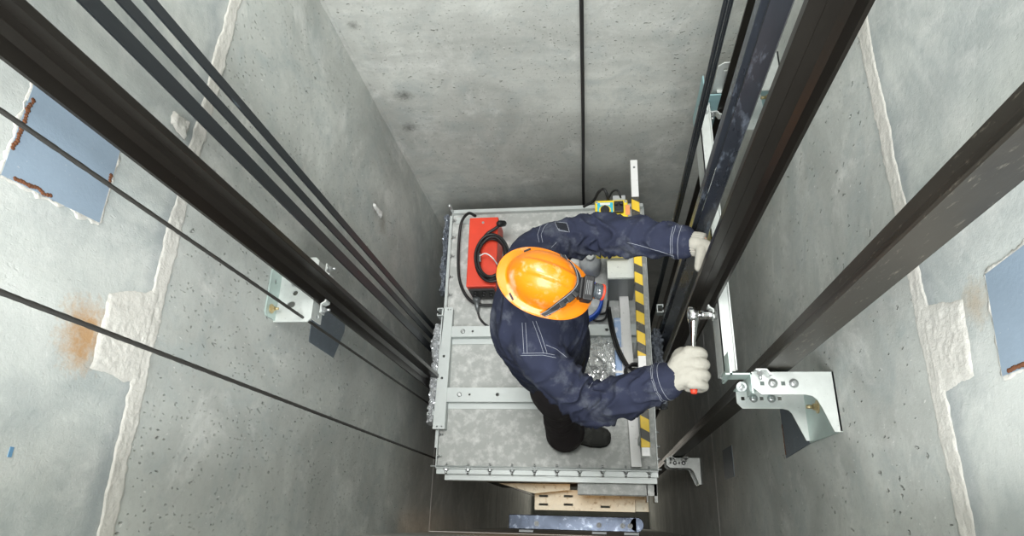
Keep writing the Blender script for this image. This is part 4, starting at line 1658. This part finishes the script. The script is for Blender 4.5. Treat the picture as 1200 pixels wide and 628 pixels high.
mb = MB()
na, nr = 120, 44
grid = []
for i in range(nr + 1):
    row = []
    for j in range(na):
        a = 2 * PI * j / na
        c, s = math.cos(a), math.sin(a)
        ell = .118 * .086 / math.hypot(.086 * c, .118 * s)
        if i <= 32:
            th_ = PI / 2 * i / 32
            rr = ell * math.sin(th_) ** .93
            z = .108 * math.cos(th_) ** .9 if th_ < PI / 2 else 0
            z = .108 * max(0, math.cos(th_)) ** .85
            x, y = rr * c, rr * s
            # raised centre rib
            k = 1 / (1 + math.exp((abs(y) - .0235) / .0016)) / (1 + math.exp((abs(x + .006) - .088) / .003))
            z += .009 * k * (1 if th_ < 1.35 else 0)
            row.append(hp(x, y, z))
        else:
            t = (i - 32) / (nr - 32)
            brim = .021 + .026 * max(0, c) ** 3 + .009 * max(0, -c) ** 2
            rr = ell + brim * min(1, t * 1.15)
            z = -.004 - .012 * t - .010 * max(0, c) ** 2 * t * t
            if t > .86:
                z -= .004 * (t - .86) / .14
            row.append(hp(rr * c, rr * s, z))
    grid.append(row)
gv = [[mb.bm.verts.new(p) for p in r] for r in grid[1:]]
topv = mb.bm.verts.new(hp(0, 0, 0.108 + .009))
for j in range(na):
    mb.face([topv, gv[0][j], gv[0][(j + 1) % na]], True)
for i in range(len(gv) - 1):
    for j in range(na):
        mb.face([gv[i][j], gv[i + 1][j], gv[i + 1][(j + 1) % na], gv[i][(j + 1) % na]], True)
hat = mb.build('hard_hat', 'orange', body)
so = hat.modifiers.new('s', 'SOLIDIFY')
so.thickness = .003
so.offset = -1
tag(hat, 'scuffed orange hard hat with a raised centre rib')
# rim groove line and slots
mb = MB()
P = []
for j in range(81):
    a = 2 * PI * j / 80
    c, s = math.cos(a), math.sin(a)
    ell = .118 * .086 / math.hypot(.086 * c, .118 * s)
    brim = .021 + .026 * max(0, c) ** 3 + .009 * max(0, -c) ** 2
    rr = ell + brim * .97
    P.append(hp(rr * c, rr * s, -.016 - .010 * max(0, c) ** 2))
mb.tube(P, .0028, 8)
mb.build('rim_bead', 'orange', hat)
for a in (-2.35, 2.35, 1.15, -1.15):
    c, s = math.cos(a), math.sin(a)
    ell = .118 * .086 / math.hypot(.086 * c, .118 * s)
    mb = MB()
    p = hp((ell + .014) * c, (ell + .014) * s, -.0085)
    mb.box(p, (.006, .024, .004), HM @ Matrix.Rotation(a, 3, 'Z'), .001)
    mb.build('slot', 'strap', hat)

# headlamp strap: band following the front of the shell
mb = MB()
gmb = MB()


def shell_z(x, y):
    q = (x / .118) ** 2 + (y / .086) ** 2
    return .108 * max(0, 1 - q ** 1.075) ** .425 - .008 * min(1, max(0, q - .9) * 3)


def band(t, d):
    """point of the strap: t = -1..1 from one side over the front to the other, d across the band"""
    x = .030 + .070 * (1 - abs(t) ** 1.5) + d * (1 - .3 * abs(t))
    y = t * .104 * (1 + d * .8)
    return V((x, y, max(shell_z(x, y), .6 * shell_z(x * .985, y * .97)) + .006))


rows = []
for i in range(81):
    t_ = -1 + 2 * i / 80
    rows.append([mb.bm.verts.new(hp(*band(t_, d))) for d in (-.013, -.007, 0, .007, .013)])
for i in range(80):
    for j in range(4):
        mb.face([rows[i][j], rows[i + 1][j], rows[i + 1][j + 1], rows[i][j + 1]], True)
strap = mb.build('lamp_strap', 'strap', hat)
so = strap.modifiers.new('s', 'SOLIDIFY')
so.thickness = .003
mb = MB()
for d in (-.0105, .0105):
    mb.tube([hp(*(band(-1 + 2 * i / 80, d) + V((0, 0, .0022)))) for i in range(81)], .0008, 6)
mb.build('strap_piping', 'reflex', hat)
# buckle
mb = MB()
for t_, w_ in ((-.42, .022), (-.27, .014), (-.62, .018)):
    b0, b1 = band(t_, 0), band(t_ + .05, 0)
    ang = math.atan2(b1.y - b0.y, b1.x - b0.x)
    mb.box(hp(*(b0 + V((0, 0, .004)))), (w_, .026, .008), HM @ Matrix.Rotation(ang, 3, 'Z'), .002)
mb.build('strap_buckle', 'black', hat)
# lamp
LM = HM @ Matrix.Rotation(.17, 3, 'Z')
l0 = hp(.103, 0, .058)


def lp_(x, y, z):
    return l0 + LM @ V((x, y, z))


mb = MB()
mb.box(lp_(.004, 0, -.006), (.010, .066, .034), LM, .004)
mb.box(lp_(.024, 0, 0), (.032, .076, .046), LM, .004)
mb.build('headlamp', 'black', hat)
mb = MB()
ax = LM @ V((1, 0, -.04))
mb.lathe(lp_(.040, 0, 0), ax, [(0, .021), (.010, .021), (.012, .0235), (.030, .0245), (.032, .023)], 28)
mb.lathe(lp_(.048, 0, 0), ax, [(0, .0245), (.004, .0250), (.006, .0245)], 28)
mb.build('lamp_head', 'plasticlens', hat)
mb = MB()
mb.lathe(lp_(.068, 0, 0), ax, [(0, .0252), (.004, .0256), (.007, .0245)], 28)
tag(mb.build('lamp_ring', 'red', hat), 'red bezel ring')
mb = MB()
for k in range(4):
    mb.box(lp_(.016 + .005 * k, 0, .0232), (.0010, .044, .0004), LM)
mb.build('lamp_print', 'reflex', hat)

# ---- ratchet wrench with socket
wr = empty('ratchet_wrench', (.32, .55, HZ), 'chrome ratchet wrench with socket held in the worker right glove', 'wrench')
BY = .650
mb = MB()
hc = V((.318, BY, HZ))
mb.lathe(hc + V((-.016, 0, 0)), (1, 0, 0), [(0, .024), (.002, .028), (.026, .028), (.030, .025), (.034, .016)], 28)
mb.build('ratchet_head', 'chrome', wr)
mb = MB()
mb.lathe(hc + V((-.0165, 0, 0)), (-1, 0, 0), [(0, .014), (.002, .013), (.003, .006)], 20)
mb.build('selector', 'darkgrey', wr)
mb = MB()
mb.lathe(hc + V((.016, 0, 0)), (1, 0, 0), [(0, .009), (.006, .009), (.0065, .0145), (.030, .0145), (.032, .0165), (.060, .0165)], 24)
mb.build('socket', 'chrome', wr)
mb = MB()
P = [V((.318, BY - .018, HZ)), V((.315, BY - .05, HZ)), V((.311, BY - .09, HZ)), V((.308, BY - .13, HZ)), V((.3045, .48, HZ)), V((.302, .42, HZ))]
mb.tube(spline(P, 6), fspline([.016, .012, .0088, .0085, .009, .0095], 6), 14)
mb.build('handle', 'chrome', wr)
mb = MB()
mb.tube([V((.302, .44, HZ)), V((.3015, .415, HZ)), V((.301, .396, HZ)), V((.3005, .388, HZ))], [.010, .0115, .0115, .009], 16)
tag(mb.build('grip', 'red', wr), 'red end of the handle')

# ================================================================== LIGHT
def area(name, loc, rot, size, size_y, power, col):
    d = bpy.data.lights.new(name, 'AREA')
    d.shape = 'RECTANGLE'
    d.size, d.size_y = size, size_y
    d.energy = power
    d.color = col
    o = bpy.data.objects.new(name, d)
    o.location = loc
    o.rotation_euler = rot
    COL.objects.link(o)
    return o


area('shaft_top_light', (-.1, .75, 6.2), (0, 0, 0), 1.3, 1.3, 190, (1, .99, .96))
area('doorway_light', (-.1, -.75, 3.45), (math.radians(72), 0, 0), 1.2, 1.3, 75, (.97, 1, 1))
area('pit_fill', (-.2, .95, -6.9), (PI, 0, 0), 1.1, 1.1, 10, (1, .93, .82))  # added fill that brightens the lower walls from below, no seen lamp
d = bpy.data.lights.new('lower_lamp', 'POINT')
d.energy = 3
d.color = (1, .52, .17)
d.shadow_soft_size = .06
o = bpy.data.objects.new('lower_lamp', d)
o.location = (-.12, .50, -.10)
COL.objects.link(o)

w = bpy.data.worlds.new('world')
scene.world = w
w.use_nodes = True
bgn = w.node_tree.nodes['Background']
bgn.inputs['Color'].default_value = (.85, .92, 1, 1)
bgn.inputs['Strength'].default_value = .6

vs_ = scene.view_settings
scene.display_settings.display_device = 'sRGB'
vs_.view_transform = 'Standard'
vs_.look = 'None'
vs_.exposure = 0.1
vs_.gamma = 1
vs_.use_curve_mapping = False
